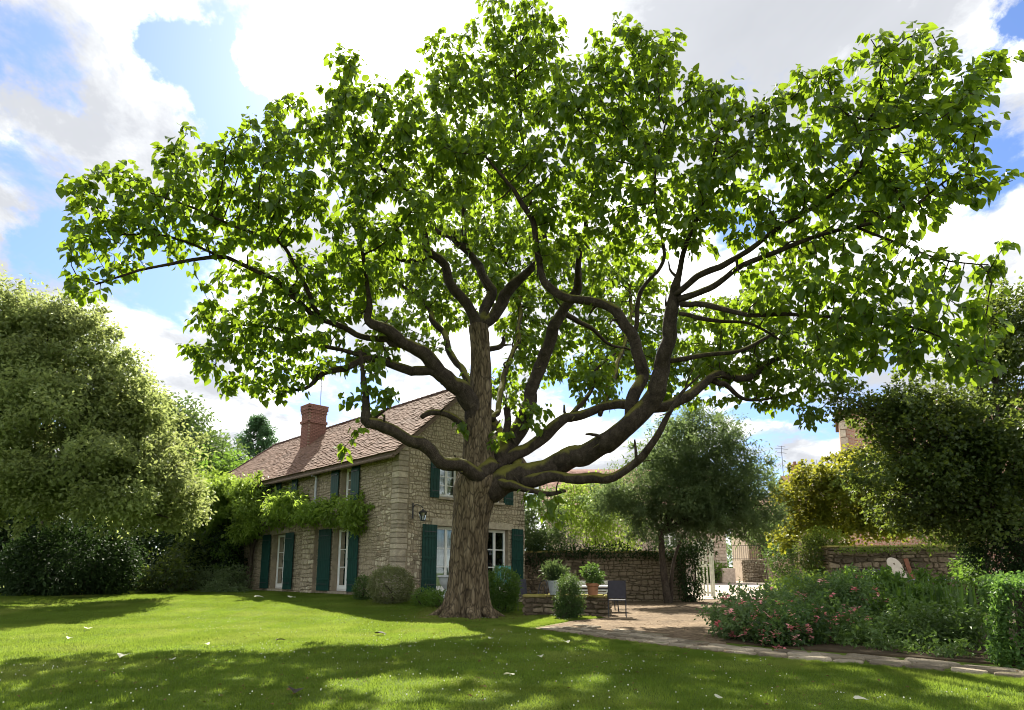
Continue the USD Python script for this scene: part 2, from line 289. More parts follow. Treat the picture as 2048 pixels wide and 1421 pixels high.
plain('room', (.02, .018, .015), .95, 2.0, .1, .05)
plain('lamp_glass', (.45, .47, .48), .15, 5.0, .05, .6)
plain('twig_bark', (.060, .048, .036), .9, 4.0, .3, .1)
mat('pane', {'t': ('transparent_bsdf', {'color': (.86, .9, .88)}), 'g': ('glossy_bsdf', {'color': (.9, .95, 1.0), 'roughness': .03}), 'f': ('fresnel', {'IOR': 1.52}), 'x': ('mix_closure', {})},
    [('f.fac', 'x.fac'), ('t.BSDF', 'x.closure1'), ('g.BSDF', 'x.closure2')], 'x.closure')
def bark(name, cols, moss, stretch=(1, 1, .22), scale=9.0, moss_at=.62, bump=1.0, crack=.38, cs=1.3):
    mat(name, {'g': ('geometry', {}), 'mp': ('mapping', {'scale': stretch}), 'n': ('noise_texture', {'scale': scale, 'detail': 8.0, 'roughness': .65, 'distortion': .6}),
        'r': ('rgb_ramp', {'ramp': cols}), 'vo': ('voronoi_texture', {'scale': scale * cs, 'feature': 'distance_to_edge'}),
        'h': ('math', {'math_type': 'multiply_add', 'value2': .6}), 'b': ('bump', {'strength': bump, 'distance': .05}), 'ck': ('map_range', {'range_type': 'smoothstep', 'from_min': 0.0, 'from_max': .16, 'to_min': crack, 'to_max': 1.0, 'clamp': True}), 'cm': ('vector_math', {'math_type': 'scale'}),
        's': ('separate_xyz', {}), 'n3': ('noise_texture', {'scale': 1.6, 'detail': 7.0}), 'ma': ('math', {'math_type': 'multiply_add', 'value2': .6}),
        'mr': ('map_range', {'range_type': 'smoothstep', 'from_min': moss_at, 'from_max': moss_at + .25, 'to_min': 0.0, 'to_max': .85, 'clamp': True}),
        'mx': ('mix_color', {'b': moss}), 'p': ('principled_bsdf', {'roughness': .95, 'specular_ior_level': .15})},
        [('g.position', 'mp.vector'), ('mp.vector', 'n.vector'), ('mp.vector', 'vo.vector'), ('n.fac', 'r.fac'), ('vo.distance', 'h.value1'), ('n.fac', 'h.value3'), ('h.value', 'b.height'),
         ('b.normal', 'p.normal'), ('g.normal', 's.vector'), ('s.z', 'ma.value1'), ('g.position', 'n3.vector'), ('n3.fac', 'ma.value3'), ('ma.value', 'mr.value'), ('mr.result', 'mx.fac'),
         ('vo.distance', 'ck.value'), ('r.color', 'cm.vector1'), ('ck.result', 'cm.scale'), ('cm.vector', 'mx.a'), ('mx.result', 'p.base_color')], 'p.BSDF')
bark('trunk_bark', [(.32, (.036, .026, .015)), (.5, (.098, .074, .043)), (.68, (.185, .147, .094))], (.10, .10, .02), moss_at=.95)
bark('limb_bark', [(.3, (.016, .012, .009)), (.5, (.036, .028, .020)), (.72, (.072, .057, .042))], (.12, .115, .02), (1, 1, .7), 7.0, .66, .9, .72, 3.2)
bark('thin_bark', [(.3, (.04, .03, .022)), (.7, (.10, .08, .06))], (.08, .08, .02), (1, 1, .5), 8.0, .9, .6, .7, 2.5)

# ------------------------------------------------------------------ leaves and crowns
def t_heart():
    m = [(0, 0), (0, .42), (0, 1.0)]; L = [(-.22, -.09), (-.42, .14), (-.40, .42), (-.21, .74)]
    v = [(x, y, 0) for x, y in m] + [(x, y, 0) for x, y in L] + [(-x, y, 0) for x, y in L]
    v = np.array(v, float); v[:, 2] = .30 * np.abs(v[:, 0]) - .22 * v[:, 1] ** 2
    f = [(0, 3, 4), (0, 4, 1), (1, 4, 5), (1, 5, 6), (1, 6, 2)]
    f = [(a, c, b) for a, b, c in f] + [(a, b + 4 if b > 2 else b, c + 4 if c > 2 else c) for a, b, c in f]
    return v, np.array(f)
def t_leaf(w=.5):
    v = np.array([(0, 0, 0), (-w / 2, .45, .1), (0, 1, -.08), (w / 2, .45, .1)]); return v, np.array([(0, 2, 1), (0, 3, 2)])
HEART, OVAL, ROUND, NARROW = t_heart(), t_leaf(.55), t_leaf(.85), t_leaf(.28)
def unit(a): return a / np.maximum(np.linalg.norm(a, axis=-1, keepdims=True), 1e-9)
def leaf_array(pos, tip, nrm, size, tmpl):
    """many leaves as one array: base, direction of the tip, face normal, length"""
    tip = unit(tip); side = unit(np.cross(tip, nrm)); nrm = np.cross(side, tip)
    tv, tf = tmpl; B = np.stack([side, tip, nrm], 1)
    v = np.einsum('kc,nci->nki', tv, B) * size[:, None, None] + pos[:, None]
    f = tf[None] + (np.arange(len(pos)) * len(tv))[:, None, None]
    return v.reshape(-1, 3), f.reshape(-1, 3)
def ball(px, py, Y, rx, ry, rY=None):
    c = P(px, py, Y); k = depth(c) / FPX
    return c, np.array([rx * k, rY if rY else min(rx, ry) * k, ry * k])
def crown(blobs, n, size, tmpl=OVAL, cluster=6, cr=.25, shell=.5, rough=.45, freq=1.2, droop=.3, seed=1, cut=.40, floor=None, flat=1.0, sprays=0, spray_len=1.2, spray_up=.3):
    """positions in clumps over the outer part of a set of ellipsoids, gaps where a noise is low"""
    r = np.random.default_rng(seed); C = np.array([b[0] for b in blobs]); R = np.array([b[1] for b in blobs])
    w = (R[:, 0] * R[:, 1] + R[:, 1] * R[:, 2] + R[:, 0] * R[:, 2]); w /= w.sum()
    k = int(n / cluster * 1.9) + 10; b = r.choice(len(C), k, p=w); d = unit(r.normal(size=(k, 3)))
    rad = shell + (1.0 - shell) * r.random(k) ** .6
    base = C[b] + d * R[b] * rad[:, None]
    wob = (meshkit.fbm(base * freq, 3, seed) - .5) * 2 * rough
    base += d * R[b].min(1)[:, None] * wob[:, None]
    keep = meshkit.fbm(base * freq * 1.9 + 31, 3, seed + 5) > cut
    base, d = base[keep][: n // cluster], d[keep][: n // cluster]
    if sprays:
        b = r.choice(len(C), sprays, p=w); sd = unit(r.normal(size=(sprays, 3)) + [0, 0, .25]); so = C[b] + sd * R[b] * .85; sd = unit(sd * [1, 1, .7] + r.normal(size=(sprays, 3)) * .35 + [0, 0, spray_up])
        t = np.repeat(np.linspace(.1, 1, 7)[None], sprays, 0) * r.uniform(.4, 1.0, (sprays, 1)) * spray_len; q = so[:, None] + sd[:, None] * t[..., None]; q[..., 2] -= .12 * t ** 2
        base = np.vstack([base, q.reshape(-1, 3)]); d = np.vstack([d, np.repeat(sd, 7, 0)])
    pos = np.repeat(base, cluster, 0) + r.normal(size=(len(base) * cluster, 3)) * (cr * .5 * np.where(np.arange(len(base)) < len(base) - 7 * sprays, 1.0, .45)).repeat(cluster)[:, None] * [1, 1, flat]
    out = np.repeat(d, cluster, 0)
    tip = unit(out * .8 + r.normal(size=pos.shape) * .75 + [0, 0, -droop]); nrm = unit(out * .5 + [0, 0, .7] + r.normal(size=pos.shape) * .5)
    if floor is not None:
        g = ground_z(pos[:, 0], pos[:, 1]) + .02 if floor == 'ground' else floor
        ok = pos[:, 2] > g; pos, tip, nrm = pos[ok], tip[ok], nrm[ok]
    s = size * (.65 + .7 * r.random(len(pos)))
    return leaf_array(pos, tip, nrm, s, tmpl)
def clumped(blobs, k, r0, r1, seed=1, flat=.62):
    """break big ellipsoids into boughs: small flattened masses round their outside, with gaps between"""
    r = np.random.default_rng(seed); out = []; vol = [(R[0] * R[1] * R[2]) ** (2 / 3) for _, R in blobs]; tot = sum(vol)
    for (c, R), v in zip(blobs, vol):
        for _ in range(max(3, round(k * v / tot))):
            d = unit(r.normal(size=3)); q = r.uniform(r0, r1); out.append((c + d * R * r.uniform(.55, 1.08), np.array([q, q * r.uniform(.8, 1.2), q * flat])))
    return out
def woody(mb, base, blobs, r0, fork, seed=1, n=6, twigs=4, lean=None):
    """a stem to the fork, a limb to each ellipsoid, twigs inside it"""
    r = np.random.default_rng(seed); base = np.asarray(base, float); fork = np.asarray(fork, float)
    pts = catmull([base - [0, 0, .15], base * .5 + fork * .5 + r.normal(size=3) * [.08, .08, 0], fork], 8)
    mb.tube(pts, np.linspace(r0 * 1.25, r0 * .8, 8), 9, wob=.15, seed=seed)
    for c, R in blobs:
        L = np.linalg.norm(c - fork); mid = fork * .5 + c * .5 + r.normal(size=3) * .08 * L + [0, 0, .06 * L]
        rr = r0 * .62 * min(1, .45 + L * .1)
        q = catmull([fork - (fork - base) * .06, mid, c, c + (c - mid) * .45 * min(1, R.min())], 9); mb.tube(q, np.linspace(rr, .012, 9), n)
        for _ in range(twigs):
            e = c + unit(r.normal(size=3)) * R * .9; s = q[r.integers(3, 7)]
            mb.tube(catmull([s, s * .5 + e * .5 + r.normal(size=3) * .1, e], 5), np.linspace(rr * .35, .006, 5), 4, cap=False)
def foliage(name, parent, mat_, blobs, n, size, **kw):
    mb = MB(); mb.add(*crown(blobs, n, size, **kw)); return mb.build(name, M[mat_], parent, kind='stuff' if parent is not None else None)

# ------------------------------------------------------------------ masonry
def stone_block(o, du, dn, poly, proud, r):
    """one stone: an uneven front face standing proud of the mortar, its edges worn round"""
    p = np.array(poly); c = p.mean(0); k = len(p)
    inner = c + (p - c) * (.72 + .1 * r.random(k))[:, None]
    d_in = proud * (.8 + .45 * r.random(k)); v2 = np.vstack([p, p + (c - p) * .08, inner]); dz = np.concatenate([np.full(k, -.02), np.full(k, proud * .55), d_in])
    v = o + v2[:, 0, None] * du + v2[:, 1, None] * np.array([0, 0, 1.0]) + dz[:, None] * dn
    f = []
    for a in range(2):
        for i in range(k):
            j = (i + 1) % k; f += [(a * k + i, a * k + j, (a + 1) * k + j), (a * k + i, (a + 1) * k + j, (a + 1) * k + i)]
    f += [(2 * k, 2 * k + i, 2 * k + i + 1) for i in range(1, k - 1)]
    return v, np.array(f)
def masonry(o, du, dn, spans, v0, v1, rowh, lenw, proud, seed, gap=.018, wav=.05):
    """rubble in wavy courses; spans(va, vb) gives the free intervals of a course. Returns [(centre, verts, faces)]"""
    r = np.random.default_rng(seed); out = []; v = v0; rows = [v0]
    while v < v1 - rowh[0] * .6:
        v += r.uniform(*rowh); rows.append(min(v, v1))
    rows[-1] = v1
    def edge(k, u):
        if k == 0 or k == len(rows) - 1: return rows[k]
        return rows[k] + wav * (meshkit.noise(np.array([u * 2.3, k * 7.7, seed]), seed) - .5) * 2
    for k in range(len(rows) - 1):
        for a, b in spans(rows[k], rows[k + 1]):
            u = a
            while u < b - .03:
                w = r.uniform(*lenw); w = b - u if b - u - w < lenw[0] * .6 else w
                sk = r.normal(0, .02, 2) if u > a else (0, 0)
                g = gap / 2; x0, x1 = u + g, u + w - g
                y00, y01, y10, y11 = edge(k, x0) + g, edge(k, x1) + g, edge(k + 1, x0) - g, edge(k + 1, x1) - g
                h = min(y10 - y00, y11 - y01)
                if x1 - x0 > .02 and h > .02:
                    c = min(h, x1 - x0) * r.uniform(.15, .34, 4)
                    poly = [(x0 + c[0], y00), (x1 - c[1], y01), (x1, y01 + c[1]), (x1 + sk[1] * .5, y11 - c[2]), (x1 - c[2], y11), (x0 + c[3], y10), (x0, y10 - c[3]), (x0, y00 + c[0])]
                    vv, ff = stone_block(o, du, dn, poly, proud * r.uniform(.6, 1.3), r)
                    out.append((vv.mean(0), vv, ff))
                u += w
    return out
def lay(stones, parent, mat_, single, name='stone', rest='rubble_stones', far=None):
    """the pieces that show largest as parts of their own, the rest as one part"""
    eye = np.array([0, 0, EYE]); d = [np.linalg.norm(s[0] - eye) + (far(s[0]) if far else 0) for s in stones]; order = np.argsort(d); mb = MB()
    for rank, i in enumerate(order):
        if rank < single: MB().add(stones[i][1], stones[i][2]).build(name, M[mat_], parent)
        else: mb.add(stones[i][1], stones[i][2])
    mb.build(rest, M[mat_], parent, kind='stuff')
def slab_wall(poly, holes, o, du, dn, thick, mb):
    m = trimesh.creation.extrude_polygon(Polygon(poly, holes), thick, engine='earcut'); v = np.array(m.vertices)
    mb.add(o + v[:, 0, None] * du + v[:, 1, None] * np.array([0, 0, 1.0]) - v[:, 2, None] * dn, np.array(m.faces))

# ------------------------------------------------------------------ the ground
def sheet(name, xs, ys, zfun, mat_, parent=None, kind='structure', label=None):
    X, Y = np.meshgrid(xs, ys); Z = zfun(X, Y); v = np.stack([X, Y, Z], -1).reshape(-1, 3); n = len(xs)
    i = (np.arange(len(ys) - 1)[:, None] * n + np.arange(n - 1)[None]).ravel()
    mb = MB(); mb.add(v, np.stack([i, i + 1, i + n + 1, i + n], -1)); return mb.build(name, M[mat_], parent, True, label, kind=kind)
def lawn_z(x, y): return ground_z(x, y) + .03 * (meshkit.fbm(np.stack([x * .35, y * .35, x * 0], -1), 3, 3) - .5) * ((np.abs(x) < 30) & (y < 40))
sheet('lawn', np.concatenate([[-900, -300, -100, -60], np.linspace(-40, 40, 161), [60, 100, 300, 900]]),
      np.concatenate([[-300, -60, -10, 0], np.linspace(2, 60, 117), [80, 150, 400, 1500]]), lawn_z, 'lawn', label='mown green garden lawn')

LOW = [(1090, 1262), (1300, 1290), (1500, 1313), (1800, 1338), (2048, 1362)]
low = [G(*q) for q in LOW]; low = [low[0] + (low[0] - low[1]) * .18] + low + [low[-1] + (low[-1] - low[-2]) * 1.3]
low = catmull(np.array(low), 60)
patio_poly = [G(1222, 1237), G(1150, 1243), *low[2:34:4], G(1445, 1276), np.array([6.0, 12.6, 0]), np.array([8.3, 15.0, 0]), np.array([9.6, 22.0, 0]), np.array([10.2, 29.0, 0]), np.array([.6, 27.2, 0]), np.array([1.0, 19, 0])]
pm = trimesh.creation.extrude_polygon(Polygon([(q[0], q[1]) for q in patio_poly]).buffer(0), .03, engine='earcut')
MB().add(np.array(pm.vertices) + [0, 0, -.008], np.array(pm.faces)).build('patio', M['gravel'], None, False, 'brown gravel patio', kind='structure')
def court_z(x, y): return ground_z(x, y) + .02
sheet('courtyard', np.linspace(6.0, 34, 30), np.linspace(29.2, 58, 40), court_z, 'pale_gravel', label='pale gravel yard beyond the gate')
bed = trimesh.creation.extrude_polygon(Polygon([(3.6, 11.5), (4.6, 10.3), (6.5, 8.6), (9.5, 6.6), (20, 8), (22, 23), (10.6, 23.5), (7.2, 15.8), (5.0, 13.2)]), .05, engine='earcut')
MB().add(np.array(bed.vertices) + [0, 0, -.02], np.array(bed.faces)).build('flower_bed', M['soil'], None, False, 'dark soil of the planted bed', kind='structure')

# the stone edging path: each slab a piece of its own
path = setting('path', 'edging path of worn flat stones')
tang = unit(np.gradient(low, axis=0)); nrm2 = np.stack([-tang[:, 1], tang[:, 0], tang[:, 2] * 0], -1)
if nrm2[30, 1] < 0: nrm2 = -nrm2
arc = np.concatenate([[0], np.cumsum(np.linalg.norm(np.diff(low, axis=0), axis=1))])
def on_path(s, w):
    q = np.array([np.interp(s, arc, low[:, k]) for k in range(3)]); n = np.array([np.interp(s, arc, nrm2[:, k]) for k in range(3)]); return q + n * w
r = np.random.default_rng(21)
for row in range(5):
    s = -.0 + r.uniform(0, .3); s_end = arc[-1] if row < 3 else arc[-1] * (.46 - .06 * row)
    while s < s_end:
        L = r.uniform(.34, .62); w0 = row * .27 + .02; w1 = w0 + .235
        if r.random() > (.03 if row < 3 else .22):
            c = [(s, w0), (s + L * .5, w0), (s + L, w0), (s + L, (w0 + w1) / 2), (s + L, w1), (s + L * .5, w1), (s, w1), (s, (w0 + w1) / 2)]
            p = np.array([on_path(a + r.normal(0, .018), b + r.normal(0, .015)) for a, b in c]); m = p.mean(0)
            for k in (0, 2, 4, 6): p[k] = m + (p[k] - m) * .86
            hgt = r.uniform(.035, .06); tilt = r.normal(0, .012, 2)
            top = m + (p - m) * .93; top[:, 2] += hgt + (top[:, :2] - m[:2]) @ tilt * 2; mid = p.copy(); mid[:, 2] += hgt * .7; p[:, 2] -= .05
            v = np.vstack([p, mid, top, [top.mean(0) + [0, 0, .006]]]); f = []
            for a in (0, 8):
                for k in range(8): f += [(a + k, a + (k + 1) % 8, a + 8 + (k + 1) % 8), (a + k, a + 8 + (k + 1) % 8, a + 8 + k)]
            f += [(16 + k, 16 + (k + 1) % 8, 24) for k in range(8)]
            MB().add(v, f).build('paving_stone', M['paving'], path)
        s += L + r.uniform(.03, .06)

# ------------------------------------------------------------------ the house
C = np.array([-3.93, 22.0, 0.0]); D1 = unit(np.array([-.702, .712, 0])); D2 = np.array([D1[1], -D1[0], 0]); NF, NG = -D2, -D1; UP = np.array([0, 0, 1.0])
house = thing('stone_house', 'two storey rubble stone farmhouse with brown tiled roof and dark green shutters', 'house')
LEN, WID, EAVE, RIDGE = 19.5, 6.25, 5.60, 8.42
f_open = [(3.03, 4.29, .50, 2.85), (8.27, 9.65, .50, 2.85), (3.03, 3.92, 3.90, 5.20), (7.95, 8.95, 4.1, 5.15), (17.7, 18.7, 4.2, 5.15)]
g_open = [(1.68, 2.85, .50, 2.85), (4.10, 5.30, .50, 2.85), (1.75, 2.70, 3.92, 5.15), (3.95, 4.95, 3.92, 5.15)]
def rect(a): u0, u1, z0, z1 = a; return [(u0, z0), (u1, z0), (u1, z1), (u0, z1)]
mb = MB(); slab_wall([(0, -.2), (LEN, -.2), (LEN, EAVE), (0, EAVE)], [rect(a) for a in f_open], C, D1, NF, .45, mb); wall_f = mb.build('front_wall', M['mortar'], house)
mb = MB(); slab_wall([(.452, -.2), (WID, -.2), (WID, EAVE), (WID / 2, RIDGE - .08), (.452, EAVE + (RIDGE - .08 - EAVE) * .452 / (WID / 2))], [rect(a) for a in g_open], C, D2, NG, .45, mb); wall_g = mb.build('gable_wall', M['mortar'], house)
mb = MB(); slab_wall([(0, -.2), (LEN, -.2), (LEN, EAVE), (0, EAVE)], [], C + D2 * WID, D1, -NF, .4, mb); mb.build('rear_wall', M['mortar'], house)
mb = MB(); slab_wall([(.46, -.2), (WID - .41, -.2), (WID - .41, EAVE), (.46, EAVE)], [], C + D1 * LEN, D2, D1, .4, mb); mb.build('end_wall', M['mortar'], house)
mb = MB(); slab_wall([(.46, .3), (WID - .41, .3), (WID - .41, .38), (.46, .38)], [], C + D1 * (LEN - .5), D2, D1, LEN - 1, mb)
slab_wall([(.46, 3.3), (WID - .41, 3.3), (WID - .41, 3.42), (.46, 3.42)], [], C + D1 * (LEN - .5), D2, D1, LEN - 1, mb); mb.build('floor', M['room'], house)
def spans_for(opens, lo, hi, mid=None, extra=.0):
    def f(va, vb):
        vm = (va + vb) / 2; a, b = (lo, hi) if mid is None else mid(vm); iv = [(a, b)] if b > a else []
        for u0, u1, z0, z1 in opens:
            if vm > z0 - .02 and vm < z1 + .02:
                iv = [q for x, y in iv for q in ((x, min(y, u0 - extra)), (max(x, u1 + extra), y)) if q[1] - q[0] > .05]
        return iv
    return f
st = masonry(C, D1, NF, spans_for(f_open, .43, LEN), -.05, EAVE, (.065, .135), (.08, .24), .026, 5, gap=.022, wav=.085)
lay(st, wall_f, 'rubble', 190)
def gab(v): t = max(0, (v - EAVE) / (RIDGE - EAVE)) * WID / 2; return (.43 if v < EAVE else t + .02, WID - max(t, 0))
st = masonry(C, D2, NG, spans_for(g_open, 0, WID, gab), -.05, RIDGE - .12, (.065, .135), (.08, .24), .022, 9, gap=.02, wav=.08)
lay(st, wall_g, 'rubble', 110)
z = .02; k = 0; r = np.random.default_rng(4)
while z < EAVE - .15:                                               # dressed corner stones
    h = r.uniform(.11, .26); a, b = r.uniform(.34, .42), r.uniform(.34, .42); h = min(h, EAVE - .02 - z)
    mb = MB(); R = np.stack([D1, D2, UP], 1)
    mb.box(C + D1 * (a / 2 - .016) + D2 * (b / 2 - .016) + UP * (z + h / 2), (a + .032, b + .032, h - .016), R, .018); mb.build('corner_stone', M['grey_stone'], house); z += h; k += 1
mb = MB()                                                           # stone pier between the french doors
pier = masonry(C + NF * .16, D1, NF, lambda a, b: [(5.50, 6.45)], -.05, 3.25, (.13, .22), (.16, .34), .05, 15)
mb.box(C + D1 * 5.975 + NF * .08 + UP * 1.58, (.94, .158, 3.26), np.stack([D1, -NF, UP], 1)); pr = mb.build('pier', M['mortar'], house); lay(pier, pr, 'rubble', 30)
def lintel(o, du, dn, a, h=.26, over=.24):
    u0, u1, z0, z1 = a; R = np.stack([du, -dn, UP], 1)
    mb = MB(); mb.box(o + du * (u0 + u1) / 2 + dn * .0 + UP * (z1 + h / 2 + .003), (u1 - u0 + over * 2, .14, h), R, .015); mb.build('lintel', M['grey_stone'], house)
    mb = MB(); mb.box(o + du * (u0 + u1) / 2 - dn * .04 + UP * (z0 - .055), (u1 - u0 + .12, .34, .10), R, .012); mb.build('sill', M['grey_stone'], house)
def window(o, du, dn, a, rows, rec, leaves=2):
    u0, u1, z0, z1 = a; R = np.stack([du, -dn, UP], 1); q = lambda u, z, d=0.0: o + du * u + UP * z - dn * (rec + d)
    w, h = u1 - u0, z1 - z0; fr = MB(); F = .05
    for u in (u0 + F / 2, u1 - F / 2): fr.box(q(u, (z0 + z1) / 2), (F, .07, h), R, .006)
    for zz in (z0 + F / 2, z1 - F / 2): fr.box(q((u0 + u1) / 2, zz), (w - 2 * F, .068, F), R, .006)
    win = fr.build('window', M['white_paint'], house); lw = (w - 2 * F) / leaves
    for L in range(leaves):
        a0 = u0 + F + L * lw + .003; a1 = a0 + lw - .006; b0, b1 = z0 + F + .004, z1 - F - .004; S = .052; bot = .16 if h > 2 else .07
        sash = MB()
        for u in (a0 + S / 2, a1 - S / 2): sash.box(q(u, (b0 + b1) / 2, -.022), (S, .05, b1 - b0), R, .005)
        sash.box(q((a0 + a1) / 2, b1 - S / 2, -.022), (a1 - a0 - 2 * S, .048, S), R, .005); sash.box(q((a0 + a1) / 2, b0 + bot / 2, -.022), (a1 - a0 - 2 * S, .048, bot), R, .005)
        zs = np.linspace(b0 + bot, b1 - S, rows + 1)
        for zz in zs[1:-1]: sash.box(q((a0 + a1) / 2, zz, -.022), (a1 - a0 - 2 * S, .04, .032), R, .004)
        sash.build('sash', M['white_paint'], win)
        for kk in range(rows):
            pn = MB(); pn.box(q((a0 + a1) / 2, (zs[kk] + zs[kk + 1]) / 2, -.020), (a1 - a0 - 2 * S + .01, .006, zs[kk + 1] - zs[kk] - .02), R); pn.build('pane', M['pane'], win)
    cu = MB(); n = 40; us = np.linspace(u0 + .02, u1 - .02, n)
    v = np.array([q(u, zz, .10 + .022 * math.sin(u * 38 + zz)) for zz in np.linspace(z0 + .03, z1 - .03, 5) for u in us]); i = (np.arange(4)[:, None] * n + np.arange(n - 1)[None]).ravel()
    cu.add(v, np.stack([i, i + 1, i + n + 1, i + n], -1)); cu.build('curtain', M['curtain'], win, True)
for a, rows in zip(f_open, (3, 3, 3, 3, 2)): window(C, D1, NF, a, rows, .27); lintel(C, D1, NF, a)
for a, rows in zip(g_open, (3, 3, 3, 3)): window(C, D2, NG, a, rows, .20); lintel(C, D2, NG, a)
def shutter(o, du, dn, u0, u1, z0, z1):
    R = np.stack([du, -dn, UP], 1); w = u1 - u0; nb = max(3, round(w / .14)); mb = MB(); bw = w / nb
    q = lambda u, z, d: o + du * u + UP * z + dn * d
    for k in range(nb): mb.box(q(u0 + (k + .5) * bw, (z0 + z1) / 2, .095), (bw - .006, .034, z1 - z0), R, .005)
    sh = mb.build('shutter', M['shutter_green'], house)
    for zz in (z0 + .18 * (z1 - z0), (z0 + z1) / 2, z1 - .18 * (z1 - z0)) if z1 - z0 > 1.6 else (z0 + .2, z1 - .2):
        b = MB(); b.box(q((u0 + u1) / 2, zz, .121), (w - .03, .018, .08), R, .005); b.build('batten', M['shutter_green'], sh)
    hg = MB()
    for zz in (z0 + .25, z1 - .25): hg.box(q((u0 + u1) / 2, zz, .136), (w * .8, .008, .03), R)
    hg.build('hinge_strap', M['iron'], sh)
for a in ((4.32, 5.28, .5, 2.87), (2.33, 3.0, .5, 2.87), (9.70, 10.52, .5, 2.87), (7.45, 8.24, .5, 2.87), (3.95, 4.52, 3.86, 5.22), (2.44, 3.01, 3.86, 5.22), (7.42, 7.92, 4.08, 5.16), (8.98, 9.48, 4.08, 5.16)): shutter(C, D1, NF, *a)
for a in ((1.0, 1.65, .52, 2.88), (2.88, 3.5, .52, 2.88), (5.42, 6.06, .52, 2.92), (1.30, 1.72, 3.86, 5.2), (2.73, 3.2, 3.86, 5.2), (4.98, 5.5, 3.86, 5.2)): shutter(C, D2, NG, *a)
# roof: two slopes, a hip at the far end, a course of tiles on what can be seen
T0, S0 = -.30, -.22; slope = (RIDGE - EAVE) / (WID / 2)
def rp(s, t, dz=0.0): return C + D1 * s + D2 * t + UP * (EAVE + slope * (t if t < WID / 2 else WID - t) + dz)
HIP = 16.9; mb = MB()
def prism(tops, th):
    t = np.array(tops); b = t - [0, 0, th]; k = len(t); f = [(0, i, i + 1) for i in range(1, k - 1)] + [(k, k + i + 1, k + i) for i in range(1, k - 1)]
    for i in range(k): j = (i + 1) % k; f += [(i, k + i, k + j), (i, k + j, j)]
    mb.add(np.vstack([t, b]), f)
e_end = LEN + .3; W2 = WID / 2
prism([rp(S0, T0), rp(e_end, T0), rp(HIP, W2), rp(S0, W2)], .16); prism([rp(S0, WID - T0), rp(S0, W2), rp(HIP, W2), rp(e_end, WID - T0)], .16)
prism([rp(e_end, T0), rp(e_end, WID - T0), rp(HIP, W2)], .16)
roof = mb.build('roof', M['eave_wood'], house)
tb = MB(); r = np.random.default_rng(31); sl = math.hypot(1, slope); along = unit(D2 + UP * slope); nr = np.cross(D1, along); nr = nr if nr[2] > 0 else -nr
rows = int((W2 - T0) * sl / .15); Rt = None
for k in range(rows + 1):
    t = T0 - .05 + k * .15 / sl; smax = e_end - (t - T0) / (W2 - T0) * (e_end - HIP); s = S0 - .03 + (k % 2) * .09
    while s < smax:
        sag = .012 * (meshkit.noise(np.array([s * .22, t * .25, 2.]), 3) - .5); c = rp(s + .09, t, 0) + nr * (.045 + sag + r.normal(0, .006)) + along * .13
        ax = unit(along - nr * (.115 + r.normal(0, .025))); R = np.stack([D1, ax, np.cross(D1, ax) * (1 if np.cross(D1, ax)[2] > 0 else -1)], 1)
        tb.box(c, (.172, .26, .022), R); s += .18
tb.build('roof_tiles', M['roof_tile'], roof, kind='stuff')
rb = MB()
for s in np.arange(S0 + .1, HIP, .34): rb.tube([rp(s, W2, -.02), rp(s + .36, W2, .0)], [.12, .13], 10)
for q in np.linspace(0, 1, 14): a = rp(HIP, W2, .02) * (1 - q) + rp(e_end, T0, .02) * q; b = a + (rp(e_end, T0) - rp(HIP, W2)) / 13.5; rb.tube([a, b], [.10, .11], 8)
rb.build('ridge_tiles', M['roof_tile'], roof, kind='stuff')
gt = MB(); gt.tube([rp(S0 + .1, T0 - .03, -.15), rp(e_end, T0 - .03, -.17)], .062, 8); gt.build('gutter', M['eave_wood'], house)
dp = MB(); dp.tube(catmull([rp(5.72, T0 - .03, -.2), rp(5.72, -.12, -.45), rp(5.72, -.12, -.8), C + D1 * 5.72 + NF * .12 + UP * 3.3], 12), .05, 8); dp.build('downpipe', M['zinc'], house)
# chimney, brick by brick in courses
cc = C + D1 * 10.75 + D2 * 2.2; ztop = P(634, 816, 31.2)[2]; R = np.stack([D1, D2, UP], 1)
mb = MB(); mb.box(cc + UP * ((7.0 + ztop) / 2), (.74, .88, ztop - 7.0), R); ch = mb.build('chimney', M['brick_mortar'], house)
bk = MB(); z = 6.9; k = 0; r = np.random.default_rng(8)
while z < ztop - .05:
    cor = .06 if z > ztop - .28 else (.03 if z > ztop - .38 else (.05 if abs(z - (ztop - .85)) < .06 else 0))
    for side in range(4):
        Ls, dr, nn = ((.8, D1, D2 * -.45), (.94, D2, D1 * -.38), (.8, D1, D2 * .45), (.94, D2, D1 * .38))[side]; hw = Ls / 2 + cor; u = -hw + (.11 if k % 2 else 0); off = unit(nn)
        while u < hw - .04:
            w = min(.215, hw - u); bk.box(cc + dr * (u + w / 2) + off * (np.linalg.norm(nn) + cor - .035) + UP * (z + .035), (w - .012, .1 + r.uniform(0, .012), .062), np.stack([dr, np.cross(UP, dr), UP], 1)); u += .215
    z += .074; k += 1
bk.build('brick_courses', M['brick'], ch, kind='stuff')
cp = MB(); cp.box(cc + UP * (ztop + .03), (.94, 1.08, .07), R, .02); cp.build('chimney_cap', M['brick'], ch)
an = MB(); a0 = cc + D2 * .3 + UP * (ztop + .05); an.tube([a0, a0 + UP * 1.5], .014, 5)
for zz, L in ((1.45, .45), (1.3, .35), (1.1, .3)): an.tube([a0 + UP * zz - D1 * L, a0 + UP * zz + D1 * L], .008, 4)
an.build('antenna', M['iron'], house)
